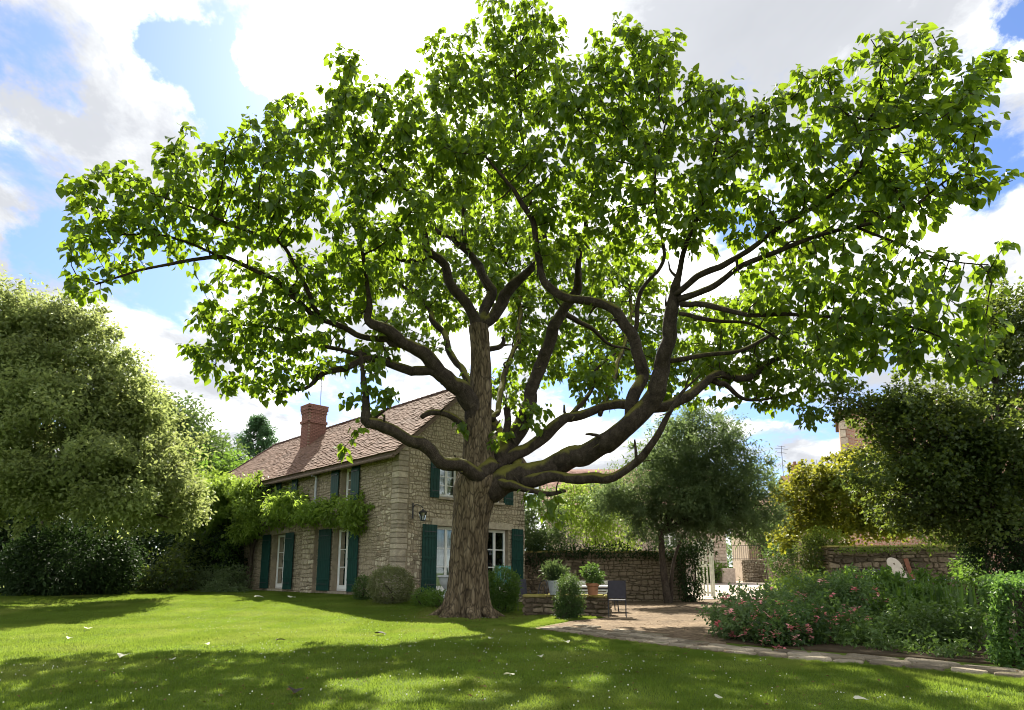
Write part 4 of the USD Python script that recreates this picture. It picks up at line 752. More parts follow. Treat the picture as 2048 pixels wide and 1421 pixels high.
# masses of foliage in the crown: (px, py, distance, half width px, half height px, half depth m)
BL = [
 (185, 410, 13.0, 55, 45, .8), (250, 390, 13.2, 90, 55, 1.0), (200, 500, 13.2, 80, 50, .9), (330, 440, 13.4, 100, 70, 1.1), (385, 300, 13.6, 48, 45, .8), (430, 355, 13.6, 100, 75, 1.1), (520, 330, 13.8, 105, 75, 1.2), (470, 450, 14.2, 100, 60, 1.0), (175, 568, 13.1, 65, 28, .5), (590, 420, 14.0, 90, 80, 1.2),
 (610, 260, 14.4, 75, 60, 1.0), (700, 170, 14.4, 60, 62, 1.0), (735, 260, 14.4, 105, 85, 1.3), (655, 370, 14.4, 110, 80, 1.2), (770, 400, 14.6, 115, 100, 1.4), (715, 495, 14.6, 85, 60, .9), (830, 290, 15.2, 95, 90, 1.3),
 (905, 140, 16.4, 70, 55, 1.2), (1020, 75, 16.4, 90, 62, 1.4), (1045, 165, 16.6, 95, 85, 1.5), (930, 230, 16.2, 105, 85, 1.4), (1000, 320, 15.5, 115, 85, 1.4), (890, 370, 16.5, 90, 70, 1.2), (1090, 90, 16.4, 45, 65, 1.0), (1150, 200, 15.6, 60, 75, 1.0), (830, 215, 15.4, 60, 50, .9), (1390, 215, 13.8, 50, 60, .9), (560, 300, 14.0, 50, 50, .8),
 (1255, 120, 14.4, 90, 68, 1.2), (1320, 130, 14.0, 55, 70, 1.0), (1300, 225, 14.2, 100, 85, 1.3), (1195, 220, 14.6, 85, 80, 1.2), (1150, 340, 14.8, 110, 90, 1.3), (1290, 350, 14.2, 120, 95, 1.4), (1430, 250, 13.4, 100, 75, 1.2), (1500, 330, 12.9, 110, 95, 1.3), (1420, 420, 13.3, 110, 85, 1.2), (1100, 470, 15.6, 75, 75, 1.0), (1240, 450, 15.0, 100, 70, 1.1),
 (1610, 230, 12.2, 105, 85, 1.2), (1750, 180, 11.6, 105, 85, 1.2), (1830, 130, 11.3, 55, 55, .8), (1890, 190, 11.2, 95, 65, 1.0), (1975, 145, 10.9, 55, 38, .6), (1700, 320, 11.9, 125, 95, 1.3), (1850, 310, 11.4, 115, 85, 1.2), (1950, 370, 11.0, 62, 50, .8), (1590, 430, 12.6, 115, 75, 1.2), (1770, 430, 11.7, 110, 65, 1.0), (1880, 250, 11.1, 100, 60, .9),
 (1890, 540, 11.2, 110, 38, .7), (1975, 522, 10.9, 45, 28, .4), (1700, 560, 12.0, 110, 55, 1.0), (1820, 645, 11.7, 125, 65, 1.1), (1900, 700, 11.3, 85, 55, .8), (1935, 735, 11.0, 45, 45, .5), (1600, 600, 12.8, 110, 65, 1.1), (1710, 680, 12.2, 110, 55, .9), (1500, 590, 14.0, 75, 50, .9), (1790, 600, 11.6, 90, 45, .8), (1890, 655, 11.2, 90, 45, .8), (1760, 705, 11.9, 80, 45, .8), (1965, 690, 10.9, 40, 45, .5), (1680, 620, 12.4, 90, 50, .9),
 (1490, 720, 20, 110, 60, 1.4), (1555, 785, 20, 75, 42, 1.0), (1600, 700, 19.6, 105, 60, 1.2), (1620, 830, 18.6, 32, 38, .5), (1650, 760, 18.4, 60, 40, .8), (1500, 640, 19.8, 90, 60, 1.2),
 (950, 430, 24, 140, 90, 1.5), (800, 540, 23, 110, 70, 1.3), (1060, 540, 24.5, 110, 85, 1.4), (1240, 570, 24.5, 100, 75, 1.3), (1160, 690, 23.5, 80, 75, 1.2), (1250, 710, 24, 90, 65, 1.2), (1340, 770, 22.5, 70, 55, 1.0), (1400, 660, 23.5, 85, 70, 1.2), (1020, 770, 21.5, 42, 48, .8), (1090, 720, 22.5, 60, 70, 1.0), (960, 560, 23, 90, 60, 1.2), (870, 560, 22, 60, 70, 1.0), (1150, 620, 23.5, 70, 60, 1.1), (1320, 680, 22.5, 60, 60, 1.0), (1430, 730, 21.5, 60, 40, 1.0), (780, 650, 19.5, 45, 40, .8), (1000, 480, 23.5, 80, 60, 1.2), (1180, 520, 23.5, 80, 60, 1.2), (1190, 770, 19.4, 50, 60, .8), (880, 620, 22.5, 80, 50, 1.0), (1040, 640, 23.5, 60, 60, 1.0),
 (470, 645, 15.6, 95, 55, 1.2), (555, 680, 15.9, 115, 60, 1.2), (425, 715, 15.5, 62, 42, .9), (520, 765, 15.9, 100, 30, .9), (640, 610, 16.4, 110, 75, 1.3), (700, 545, 16.6, 75, 60, 1.0), (620, 715, 16.4, 85, 42, .9), (745, 690, 16.8, 55, 55, .8), (755, 775, 15.6, 40, 60, .6), (550, 560, 15.4, 95, 48, 1.0), (470, 560, 15.2, 42, 30, .6), (700, 800, 15.7, 22, 25, .3),
 (672, 915, 15.4, 14, 20, .15), (1112, 1030, 16.2, 24, 26, .3), (985, 890, 17.0, 20, 14, .2), (1085, 830, 17.6, 32, 40, .4), (1240, 500, 15.4, 40, 55, .5), (1060, 1000, 16.5, 20, 10, .2)]
bl = [ball(*b) for b in BL]
r = np.random.default_rng(11); att = []
for (c, R) in bl:
    n = int(max(12, 54 * (R[0] * R[1] * R[2]) ** (2 / 3) / .55)); d = unit(r.normal(size=(n, 3))); att.append(c + d * R * (.25 + .75 * r.random((n, 1)) ** .5))
att = np.vstack(att); att = att[meshkit.fbm(att * .9, 3, 4) > .34]
# branches grow towards the foliage
nodes = np.array(nodes); n_limb = len(nodes); par = [-1] * n_limb; alive = np.ones(len(att), bool); pts = list(nodes)
for it in range(70):
    arr = np.array(pts); tr = cKDTree(arr); A = att[alive]
    if len(A) == 0: break
    d, idx = tr.query(A); ok = d < 7.5; di = unit(A - arr[idx]); acc = np.zeros_like(arr); np.add.at(acc, idx[ok], di[ok]); act = np.unique(idx[ok])
    new = arr[act] + unit(acc[act] + r.normal(0, .25, (len(act), 3))) * .26
    dn_, _ = tr.query(new); fresh = dn_ > .10
    for a, q in zip(act[fresh], new[fresh]): pts.append(q); par.append(int(a))
    tr2 = cKDTree(np.array(pts)); d2, _ = tr2.query(att[alive]); ia = np.where(alive)[0]; alive[ia[d2 < .30]] = False
    if not fresh.any(): break
N = np.array(pts); par = np.array(par); kids = [[] for _ in N]; rad2 = np.zeros(len(N))
for i in range(n_limb, len(N)): kids[par[i]].append(i)
rad2 = np.full(len(N), .0)
for i in range(len(N) - 1, n_limb - 1, -1):
    if not kids[i]: rad2[i] = .0078 ** 2.2
    rad2[par[i]] += rad2[i]
tw_r = np.minimum(rad2 ** (1 / 2.2), .07)
mb = MB(); ch = np.arange(n_limb, len(N)); pa = par[ch]; a, b = N[pa], N[ch]; ax = unit(b - a); s1 = unit(np.cross(ax, [.3, .5, .81])); s2 = np.cross(ax, s1)
ra = np.where(pa < n_limb, np.minimum(tw_r[ch] * 1.3, .06), np.minimum(tw_r[pa], tw_r[ch] * 1.5)); an4 = np.arange(4) * np.pi / 2
ring = s1[:, None] * np.cos(an4)[None, :, None] + s2[:, None] * np.sin(an4)[None, :, None]
v = np.concatenate([a[:, None] + ring * ra[:, None, None], b[:, None] + ring * tw_r[ch][:, None, None]], 1)
fq = np.array([[k, (k + 1) % 4, 4 + (k + 1) % 4, 4 + k] for k in range(4)]); fq = np.vstack([fq[:, [0, 1, 2]], fq[:, [0, 2, 3]]])
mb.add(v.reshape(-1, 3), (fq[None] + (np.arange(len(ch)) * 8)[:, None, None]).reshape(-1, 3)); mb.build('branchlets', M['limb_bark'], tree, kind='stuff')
# leaves: long-stalked hearts hanging from the young wood
young = np.array([i for i in range(n_limb, len(N)) if tw_r[i] < .022]); cnt = np.where([len(kids[i]) == 0 for i in young], 12, 6)
li = np.repeat(young, cnt); dirn = unit(N[li] - N[par[li]]); out = unit(dirn * .5 + r.normal(size=(len(li), 3)) * .75)
base = N[li] - dirn * .26 * r.random((len(li), 1)) + out * r.uniform(.08, .24, (len(li), 1)) + [0, 0, .02]
tip = unit(out * [1, 1, .5] * .75 + r.normal(size=out.shape) * .25 + [0, 0, -.62]); nm = unit(np.cross(np.cross(tip, [0, 0, 1.0]), tip) + r.normal(size=out.shape) * .38)
size = r.uniform(.115, .235, len(li)); 
eye = np.array([0, 0, EYE]); near = np.argsort(np.linalg.norm(base - eye, axis=1) / size); own = np.zeros(len(li), bool); own[near[:260]] = True
mb = MB(); mb.add(*leaf_array(base[~own], tip[~own], nm[~own], size[~own], HEART)); mb.build('foliage', M['catalpa_leaf'], tree, kind='stuff')
for k in np.where(own)[0]:
    mb = MB(); mb.add(*leaf_array(base[k:k + 1], tip[k:k + 1], nm[k:k + 1], size[k:k + 1], HEART)); mb.build('leaf', M['catalpa_leaf'], tree)
print('catalpa nodes', len(N), 'leaves', len(li))

# ------------------------------------------------------------------ other trees and shrubs
def ptree(name, label, cat, leaf, blobs, n, size, base, r0, fork, group=None, tmpl=OVAL, seed=1, twigs=4, **kw):
    t = thing(name, label, cat, group=group); b = [ball(*x) for x in blobs]
    mb = MB(); woody(mb, base, b, r0, fork, seed, twigs=twigs); mb.build('trunk', M['thin_bark'], t, True); cl_ = kw.pop('clumps', None); b = clumped(b, *cl_, seed=seed) if cl_ else b
    foliage('crown', t, leaf, b, n, size, tmpl=tmpl, seed=seed, **kw); return t
ptree('box_elder', 'large pale variegated box elder tree spreading over the left side of the lawn', 'tree', 'variegated_leaf',
      [(40, 650, 22, 75, 75, 1.4), (130, 690, 22, 65, 70, 1.4), (20, 760, 21.5, 110, 90, 1.6), (190, 770, 22, 75, 80, 1.4), (90, 850, 21, 130, 100, 2.0), (225, 860, 22, 90, 85, 1.5), (275, 830, 23, 42, 55, 1.0), (300, 930, 22.5, 70, 75, 1.4), (170, 960, 20.5, 140, 75, 1.8), (30, 980, 20.5, 110, 65, 1.6), (300, 1025, 22, 70, 42, 1.1), (362, 1028, 24, 26, 32, .7), (-80, 800, 21, 100, 160, 2), (335, 985, 23, 42, 38, .9), (240, 740, 22.5, 30, 30, .7), (120, 625, 22, 35, 40, .7)],
      95000, .15, G(60, 1200, .1) * [1, 1, 1] + [0, 0, 0], .24, P(110, 980, 23.5), seed=3, cluster=10, cr=.34, shell=.55, droop=.25, cut=.33, twigs=5, rough=.7, sprays=420, spray_len=.7, clumps=(330, .5, .95))
ptree('background_tree', 'green feathery tree beyond the box elder left of the house roof', 'tree', 'far_leaf', [(375, 870, 42, 55, 50, 2), (410, 915, 42, 48, 55, 2), (350, 930, 42, 55, 60, 2), (330, 860, 42, 40, 40, 2)], 15000, .26, [-21.5, 42, .1], .3, P(370, 960, 42), seed=5, cluster=8, cr=.5, cut=.36, clumps=(60, .8, 1.5))
ptree('background_tree', 'low bright green tree between the house gable end and the box elder', 'tree', 'green_leaf', [(440, 935, 40, 42, 42, 2), (400, 960, 39, 45, 48, 2), (450, 985, 40, 40, 40, 1.5), (395, 1030, 38, 30, 60, 1.5), (360, 1010, 37, 40, 60, 1.5), (470, 975, 41, 35, 30, 1.5)], 9000, .24, [-19.8, 41, .1], .25, P(415, 1000, 40), seed=6, cluster=8, cr=.5, cut=.36, clumps=(60, .7, 1.3))
# conifer behind the roof: tiers of drooping boughs
co = thing('conifer_tree', 'blue green conifer with tiered boughs behind the house roof', 'tree'); ct = P(520, 832, 60); cb = np.array([ct[0], 60, 0.3])
mb = MB(); mb.tube([cb, ct], [.4, .03], 8); mb.build('trunk', M['thin_bark'], co, True); mb = MB(); lp, lt_, ln = [], [], []; r = np.random.default_rng(17); bm = MB()
for z in np.arange(5, ct[2] - .2, .38):
    R = min((ct[2] - z) * .62 + .3, 4.2)
    for k in range(7):
        a = r.uniform(0, 2 * np.pi); e = np.array([math.cos(a) * R * r.uniform(.7, 1.1), math.sin(a) * R * r.uniform(.7, 1.1), R * .12]); q = catmull([cb * [1, 1, 0] + [0, 0, z], cb * [1, 1, 0] + [0, 0, z - .08 * R] + e * [.5, .5, -.6], cb * [1, 1, 0] + [0, 0, z] + e], 12)
        bm.tube(q, np.linspace(.05, .012, 12), 4, cap=False)
        for s in q[3:]:
            for _ in range(7): lp.append(s + r.normal(0, .14, 3)); lt_.append(unit(e + r.normal(0, .6, 3) * R)); ln.append([0, 0, 1] + r.normal(0, .5, 3))
bm.build('boughs', M['thin_bark'], co, kind='stuff'); mb.add(*leaf_array(np.array(lp), np.array(lt_), np.array(ln), r.uniform(.25, .5, len(lp)), NARROW)); mb.build('needles', M['conifer_leaf'], co, kind='stuff')
# dark hedge and laurel under the left tree
def bush(name, label, cat, leaf, blobs, n, size, group=None, seed=1, tmpl=OVAL, stems=True, real=False, **kw):
    t = thing(name, label, cat, group=group); b = blobs if real else [ball(*x) for x in blobs]
    if stems:
        mb = MB(); r = np.random.default_rng(seed)
        for c, R in b:
            g = np.array([c[0], c[1], 0]); g[2] = float(ground_z(g[0], g[1]))
            for _ in range(4): e = c + unit(r.normal(size=3)) * R * .8; s = g + r.normal(0, .12, 3) * [R[0], R[1], 0] - [0, 0, .05]; mb.tube(catmull([s, s * .5 + e * .5 + r.normal(0, .1, 3), e], 6), np.linspace(.03, .008, 6), 5)
        mb.build('stems', M['twig_bark'], t, kind='stuff')
    foliage('foliage', t, leaf, b, n, size, tmpl=tmpl, seed=seed, floor=kw.pop('floor', 'ground'), **kw); return t
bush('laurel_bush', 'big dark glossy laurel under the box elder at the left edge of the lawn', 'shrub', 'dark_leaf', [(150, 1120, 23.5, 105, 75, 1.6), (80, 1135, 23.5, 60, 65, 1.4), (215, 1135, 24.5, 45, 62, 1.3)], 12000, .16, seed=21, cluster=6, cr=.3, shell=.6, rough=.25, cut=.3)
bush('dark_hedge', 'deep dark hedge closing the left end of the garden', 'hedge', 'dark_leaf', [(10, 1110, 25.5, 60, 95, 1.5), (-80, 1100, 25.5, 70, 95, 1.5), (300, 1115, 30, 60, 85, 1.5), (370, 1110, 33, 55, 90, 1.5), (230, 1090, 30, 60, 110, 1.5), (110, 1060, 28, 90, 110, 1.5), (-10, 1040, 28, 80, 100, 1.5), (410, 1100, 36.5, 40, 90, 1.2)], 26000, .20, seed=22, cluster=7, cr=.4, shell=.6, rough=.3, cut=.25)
bush('bay_shrub', 'twiggy brown green shrub between the laurel and the house', 'shrub', 'brown_green_leaf', [(330, 1150, 27, 45, 42, .9), (375, 1120, 29, 28, 60, .8), (300, 1165, 26.5, 30, 28, .6)], 3000, .15, seed=23, cluster=5, cr=.3, cut=.42)
# leaning bare stems by the house end
st_ = thing('bare_sapling', 'bare brown stem leaning beside the ivy at the far end of the house', 'tree'); mb = MB(); mb.tube(catmull([G(385, 1186, .28), P(398, 1130, 34), P(412, 1060, 34), P(408, 1010, 34)], 12), np.linspace(.12, .06, 12), 7, wob=.2); mb.build('stem', M['thin_bark'], st_, True)
# creepers on the house
def onwall(s, z, off, rs, rz_, ro): c = C + D1 * s + NF * off + UP * z; return c, np.array([rs * .72 + ro * .3, rs * .72 + ro * .3, rz_])
wis = thing('wisteria', 'bright green wisteria draped along the front wall of the house', 'climber'); b = [onwall(*x) for x in ((15.6, 4.8, .9, 1.8, .95, .8), (13.6, 5.2, .95, 1.5, .7, .8), (12.4, 4.7, .9, 1.3, .9, .7), (11.2, 4.9, .6, .9, .6, .5), (17.4, 4.7, .9, 1.2, .9, .8), (12.6, 3.9, .8, 1.1, .6, .6), (14.5, 3.7, .6, 1.6, .7, .6), (10.2, 3.75, .6, .9, .55, .5), (8.6, 4.1, .55, 1.2, .55, .5), (7.0, 3.95, .5, 1.0, .5, .45), (5.9, 3.7, .5, .9, .45, .4), (4.3, 3.45, .35, .8, .35, .35), (3.1, 3.4, .3, .7, .33, .3), (2.1, 3.3, .3, .5, .38, .3), (11.2, 3.2, .5, .6, .5, .4), (16.6, 3.9, .5, 1.0, .7, .5))]
mb = MB(); r = np.random.default_rng(6)
for off in (0, .12): mb.tube(catmull([C + D1 * (11.5 + off) + NF * .18 + UP * .2, C + D1 * (11.35 + off * 2) + NF * .2 + UP * 1.4, C + D1 * (11.1 + off) + NF * .2 + UP * 2.6, C + D1 * 9.5 + NF * .22 + UP * 3.35, C + D1 * 6.5 + NF * .22 + UP * 3.45, C + D1 * 2.2 + NF * .2 + UP * 3.25], 40), np.linspace(.075, .02, 40), 7, wob=.25, seed=3)
mb.tube(catmull([C + D1 * 11.4 + NF * .2 + UP * 2.2, C + D1 * 13 + NF * .25 + UP * 3.7, C + D1 * 16.5 + NF * .25 + UP * 4.2], 20), np.linspace(.06, .02, 20), 6); mb.build('stem', M['thin_bark'], wis, True)
foliage('leaves', wis, 'wisteria_leaf', clumped(b, 170, .3, .62, 5, .7), 38000, .17, tmpl=t_leaf(.42), seed=31, cluster=10, cr=.22, shell=.5, droop=.8, rough=.6, cut=.33, freq=1.6, sprays=130, spray_len=.6, spray_up=-.1)
ivy = thing('ivy', 'dark ivy hanging over the left part of the house front', 'climber'); b = [onwall(*x) for x in ((13.0, 2.6, .45, .9, 1.1, .5), (14.5, 2.4, .5, 1.0, 1.3, .5), (12.6, 1.4, .4, .7, .8, .45), (16.0, 2.0, .5, 1.2, 1.6, .5), (9.6, 4.75, .25, .35, .35, .2), (17.6, 2.6, .5, .8, 1.8, .5))]
foliage('leaves', ivy, 'dark_leaf', b[:], 7000, .13, seed=32, cluster=6, cr=.25, shell=.5, droop=.8, cut=.3, tmpl=ROUND)
bush('ivy_curtain', 'mid green creeper curtain beside the first french door', 'climber', 'green_leaf', [onwall(*x) for x in ((12.4, 2.2, .75, .45, 1.0, .3), (13.3, 1.9, .8, .5, 1.0, .3), (14.3, 3.0, .9, .8, .6, .3))], 2600, .12, seed=33, real=True, stems=False, cluster=6, cr=.2, droop=.9, cut=.40, floor=-9)
bush('euphorbia_clump', 'clump of grey green leafy plants at the foot of the house front', 'shrub', 'olive_leaf', [(445, 1178, 27.8, 50, 22, .8), (470, 1160, 28.3, 32, 26, .7), (425, 1165, 29, 35, 32, .8), (460, 1190, 27, 40, 10, .6)], 4200, .15, seed=34, tmpl=NARROW, cluster=9, cr=.26, droop=.2, cut=.38)
# box bushes along the house and around the trunk
bush('box_ball', 'large rounded pale box bush at the corner of the house', 'shrub', 'pale_box_leaf', [(782, 1172, 20.2, 44, 37, .62)], 9000, .045, seed=41, cluster=8, cr=.10, shell=.82, rough=.10, cut=.22, freq=3, tmpl=ROUND)
bush('box_ball', 'small box bush pressed against the left of the larger rounded one', 'shrub', 'box_leaf', [(726, 1180, 21.4, 17, 28, .3)], 3000, .045, seed=42, cluster=8, cr=.09, shell=.8, rough=.12, cut=.22, freq=3, tmpl=ROUND)
bush('lavender_clump', 'low leafy plants between the box ball and the great trunk', 'shrub', 'green_leaf', [(850, 1198, 19.6, 22, 16, .35), (876, 1200, 19.2, 18, 16, .3)], 1600, .10, seed=43, tmpl=NARROW, cluster=8, cr=.16, droop=-.5, cut=.3)
bush('box_ball', 'bright green box bush against the right side of the great trunk', 'shrub', 'green_leaf', [(1004, 1172, 19.2, 34, 36, .5), (1000, 1200, 19.2, 32, 34, .48)], 8000, .05, seed=44, cluster=8, cr=.10, shell=.8, rough=.12, cut=.22, freq=3, tmpl=ROUND)
bush('box_cone', 'upright cone shaped evergreen bush in front of the low terrace wall', 'shrub', 'box_leaf', [(1138, 1200, 17.2, 27, 34, .38), (1138, 1172, 17.2, 20, 22, .28), (1136, 1218, 17.2, 27, 24, .38)], 6500, .05, seed=45, cluster=7, cr=.10, shell=.7, rough=.18, cut=.28, freq=3)
# shrubs rising behind the patio wall
bush('garden_shrub', 'loose green shrub hanging over the patio wall next to the gable', 'shrub', 'olive_leaf', [(1080, 1040, 28.2, 50, 55, 1.1), (1055, 1080, 27.6, 35, 40, .7), (1100, 1090, 27.4, 45, 28, .6)], 7000, .13, seed=51, cluster=8, cr=.32, cut=.42, floor=1.2)
bush('garden_shrub', 'bright yellow green bush behind the middle of the patio wall', 'shrub', 'wisteria_leaf', [(1175, 1030, 29.5, 55, 55, 1.2), (1210, 990, 30, 50, 40, 1.1), (1230, 1060, 29, 60, 45, 1.1), (1140, 1000, 30, 35, 40, .9)], 10000, .13, seed=52, cluster=8, cr=.32, cut=.42, floor=1.2)
bush('wall_ivy', 'dark ivy trailing over the top of the patio wall', 'climber', 'dark_leaf', [(1120, 1105, 26.9, 70, 16, .35), (1230, 1103, 26.9, 80, 12, .35), (1340, 1100, 26.9, 60, 14, .35), (1070, 1115, 26.8, 30, 28, .3), (1390, 1090, 26.9, 30, 20, .35)], 5200, .10, seed=53, stems=False, cluster=6, cr=.2, droop=.6, cut=.32, floor=.6)
ptree('olive_tree', 'grey green olive tree with slim forked trunk on the patio', 'tree', 'olive_leaf', [(1390, 900, 24.5, 80, 60, 1.5), (1320, 960, 24.5, 85, 65, 1.5), (1450, 950, 24.5, 75, 70, 1.4), (1390, 990, 24.2, 110, 60, 1.6), (1480, 1010, 24.5, 58, 50, 1.2), (1260, 1000, 25, 60, 55, 1.2), (1300, 1050, 24.8, 55, 30, .9), (1440, 1032, 24.5, 75, 28, 1.0), (1500, 960, 24.8, 35, 45, .8), (1350, 930, 24.5, 70, 60, 1.3), (1400, 862, 24.8, 45, 35, .8), (1220, 985, 25, 35, 35, .8), (1530, 1010, 25, 30, 40, .7), (1490, 1040, 25, 50, 22, .7), (1400, 1035, 24.3, 60, 25, .8), (1460, 890, 24.6, 40, 40, .8)],
      44000, .135, G(1338, 1208), .13, P(1322, 1060, 24.6), seed=54, tmpl=t_leaf(.36), cluster=12, cr=.34, shell=.4, droop=.4, cut=.36, rough=.8, sprays=240, spray_len=.8, spray_up=.1, clumps=(190, .4, .8))
ot = thing('young_tree', 'second slim dark stem leaning right beside the olive trunk', 'tree'); mb = MB(); mb.tube(catmull([G(1342, 1207), P(1345, 1140, 24.9), P(1362, 1080, 24.7), P(1400, 1020, 24.6)], 14), np.linspace(.09, .04, 14), 7, wob=.2); mb.build('trunk', M['thin_bark'], ot, True)
foliage('crown', ot, 'olive_leaf', [ball(1410, 1020, 24.4, 45, 40, .8)], 4500, .13, tmpl=t_leaf(.36), cluster=10, cr=.3, seed=61, cut=.35)
bush('yard_shrub', 'dark green shrub beside the yard steps', 'shrub', 'box_leaf', [(1565, 1120, 46, 28, 40, 1.2), (1545, 1070, 50.5, 45, 45, 1.4), (1585, 1060, 46, 32, 55, 1.2), (1515, 1045, 51, 34, 30, 1.0)], 7000, .2, seed=86, cluster=7, cr=.5, cut=.34)
bush('pier_ivy', 'dark ivy wrapped around the left gate post by the patio wall', 'climber', 'dark_leaf', [(1380, 1150, 26.6, 26, 50, .4), (1378, 1090, 26.6, 28, 40, .45), (1385, 1185, 26.5, 22, 22, .35)], 3000, .10, seed=55, cluster=6, cr=.2, cut=.3, droop=.7)
ptree('yellow_tree', 'small golden and orange leaved tree behind the right garden wall', 'tree', 'yellow_leaf', [(1650, 985, 26, 75, 48, 1.2), (1600, 1000, 26.5, 52, 52, 1.0), (1700, 990, 26, 70, 66, 1.2), (1700, 940, 26.5, 50, 38, 1.0), (1740, 950, 26.5, 50, 50, 1.0), (1620, 1050, 27, 50, 32, .9), (1740, 1040, 27, 55, 45, 1.0), (1580, 1060, 27, 25, 30, .6), (1760, 970, 27, 45, 60, 1.0), (1790, 1030, 27, 50, 50, 1.0), (1820, 990, 27, 50, 60, 1.0)],
      19000, .15, [13.6, 27, 0], .13, P(1670, 1060, 27), seed=56, tmpl=ROUND, cluster=7, cr=.24, shell=.5, cut=.36, rough=.7, sprays=160, spray_len=.5, clumps=(110, .35, .7))
bush('mossy_hedge', 'mossy yellow green hedge beside the stone gate pier', 'hedge', 'wisteria_leaf', [(1640, 1078, 25.6, 38, 22, .6)], 2000, .08, seed=57, cluster=7, cr=.16, cut=.3, floor=1.0)
bush('clipped_hedge', 'brown green clipped hedge below the gate pier', 'hedge', 'brown_green_leaf', [(1632, 1118, 25.4, 40, 44, .6)], 3500, .09, seed=58, cluster=7, cr=.18, cut=.3)
bush('golden_bush', 'pale golden bush above the right garden wall', 'shrub', 'wisteria_leaf', [(1880, 1070, 25.3, 45, 34, .8), (1915, 1060, 25.3, 25, 25, .5)], 2600, .10, seed=59, cluster=7, cr=.2, cut=.36, floor=1.6)
bush('wall_moss', 'mossy yellow green plants growing along the top of the right garden wall', 'plant', 'wisteria_leaf', [(1800, 1098, 24.2, 90, 6, .35), (1890, 1096, 24.0, 55, 8, .35), (1720, 1102, 24.4, 50, 6, .3)], 2600, .06, seed=60, stems=False, cluster=6, cr=.14, cut=.34, floor=1.9)
ptree('dark_tree', 'dark overhanging tree with crooked boughs at the right edge', 'tree', 'brown_green_leaf', [(1990, 700, 17, 70, 75, 1.3), (2070, 680, 16.5, 90, 90, 1.5), (1900, 800, 17, 100, 50, 1.3), (1990, 830, 16.5, 120, 80, 1.6), (1800, 810, 17.5, 80, 28, .9), (1840, 880, 17, 100, 65, 1.3), (1950, 930, 16.5, 110, 70, 1.5), (2060, 900, 16, 110, 110, 1.6), (1815, 950, 17, 65, 55, 1.0), (1870, 990, 16.8, 80, 45, 1.1), (1990, 1010, 16.3, 90, 45, 1.2), (1700, 800, 18, 35, 22, .5), (1785, 850, 17.8, 50, 38, .7), (1800, 1000, 17.2, 45, 45, .8), (1830, 1040, 17.2, 55, 35, .8), (1920, 1045, 17, 60, 35, .8)],
      46000, .10, [15.3, 17.6, 0], .22, P(1985, 1040, 16.8), seed=62, tmpl=ROUND, cluster=9, cr=.26, shell=.5, cut=.36, twigs=9, rough=.7, sprays=220, spray_len=.6, clumps=(210, .35, .75))
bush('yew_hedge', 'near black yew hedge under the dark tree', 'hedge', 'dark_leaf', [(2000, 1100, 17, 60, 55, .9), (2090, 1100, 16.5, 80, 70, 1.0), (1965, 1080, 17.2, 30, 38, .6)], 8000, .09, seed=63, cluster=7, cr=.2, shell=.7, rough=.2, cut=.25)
bush('climbing_shoot', 'bright green climbing plant at the end of the right garden wall', 'climber', 'green_leaf', [(1942, 1100, 20, 14, 42, .3), (1925, 1140, 20, 14, 26, .3), (1950, 1150, 18, 22, 22, .4)], 1500, .10, seed=64, cluster=6, cr=.18, cut=.3)
# clipped hedge block at the right edge: flat faces, many small leaves
hb = thing('box_hedge', 'clipped bright green hedge block at the right edge of the lawn', 'hedge'); r = np.random.default_rng(9); lo, hi = np.array([6.12, 8.4, 0.02]), np.array([9.4, 10.6, 1.12]); n = 22000
w = r.random((n, 3)); ax_ = r.choice(3, n, p=[.34, .40, .26]); sd = np.where(ax_ == 2, 1, np.where(ax_ == 0, (r.random(n) > .75) * 1, (r.random(n) > .7) * 1)); w[np.arange(n), ax_] = sd
pos = lo + (hi - lo) * w; nn = np.zeros((n, 3)); nn[np.arange(n), ax_] = np.where(sd == 1, 1, -1); dsp = (meshkit.fbm(pos * 2.2, 3, 3) - .5) * .34; pos = pos + nn * (dsp - .04 + r.normal(0, .035, n))[:, None]
corner = np.array([lo[0], lo[1], 0]); RH = rotz(math.radians(-36)); ctr = (lo + hi) / 2; pos = ctr + (pos - ctr) * (1 - .05 * (np.abs(w - .5).sum(1) > 1.35))[:, None]; pos = pos[meshkit.fbm(pos * 5, 2, 8) > .27]; n = len(pos); nn = nn[:n]
mb = MB(); mb.add(*leaf_array((pos - corner) @ RH.T + corner, unit(r.normal(size=(n, 3)) + [0, 0, -.2]), unit(nn @ RH.T * .6 + r.normal(size=(n, 3)) * .5 + [0, 0, .4]), r.uniform(.045, .085, n), OVAL)); mb.build('foliage', M['hedge_leaf'], hb, kind='stuff')
mb = MB(); mb.box(((lo + hi) / 2 - [0, 0, .05] - corner) @ RH.T + corner, (hi - lo) * [.82, .78, .82], RH); mb.build('inner_twigs', M['twig_bark'], hb)
# the flower bed: rose bushes with pink blossom, perennials, iris blades
def flowers(t, pts, rad, mat_='blossom', n=5, seed=1):
    r = np.random.default_rng(seed)
    for q in pts:
        m = 9; b = np.repeat(np.array([q]), m, 0) + r.normal(0, rad * .5, (m, 3)); a = r.uniform(0, 2 * np.pi, m); tp = np.stack([np.cos(a), np.sin(a), r.uniform(-.1, .9, m)], 1)
        mb = MB(); mb.add(*leaf_array(b, tp, unit(np.stack([-np.cos(a), -np.sin(a), np.full(m, .6)], 1)), r.uniform(.8, 1.4, m) * rad, ROUND)); mb.build('blossom', M[mat_], t)
def surf(blobs, n, seed):
    r = np.random.default_rng(seed); out = []
    for _ in range(n): c, R = blobs[r.integers(len(blobs))]; d = unit(r.normal(size=3) * [1, 1, .8] + [-.1, -.7, .25]); out.append(c + d * R * 1.02)
    return [q for q in out if q[2] > .08]
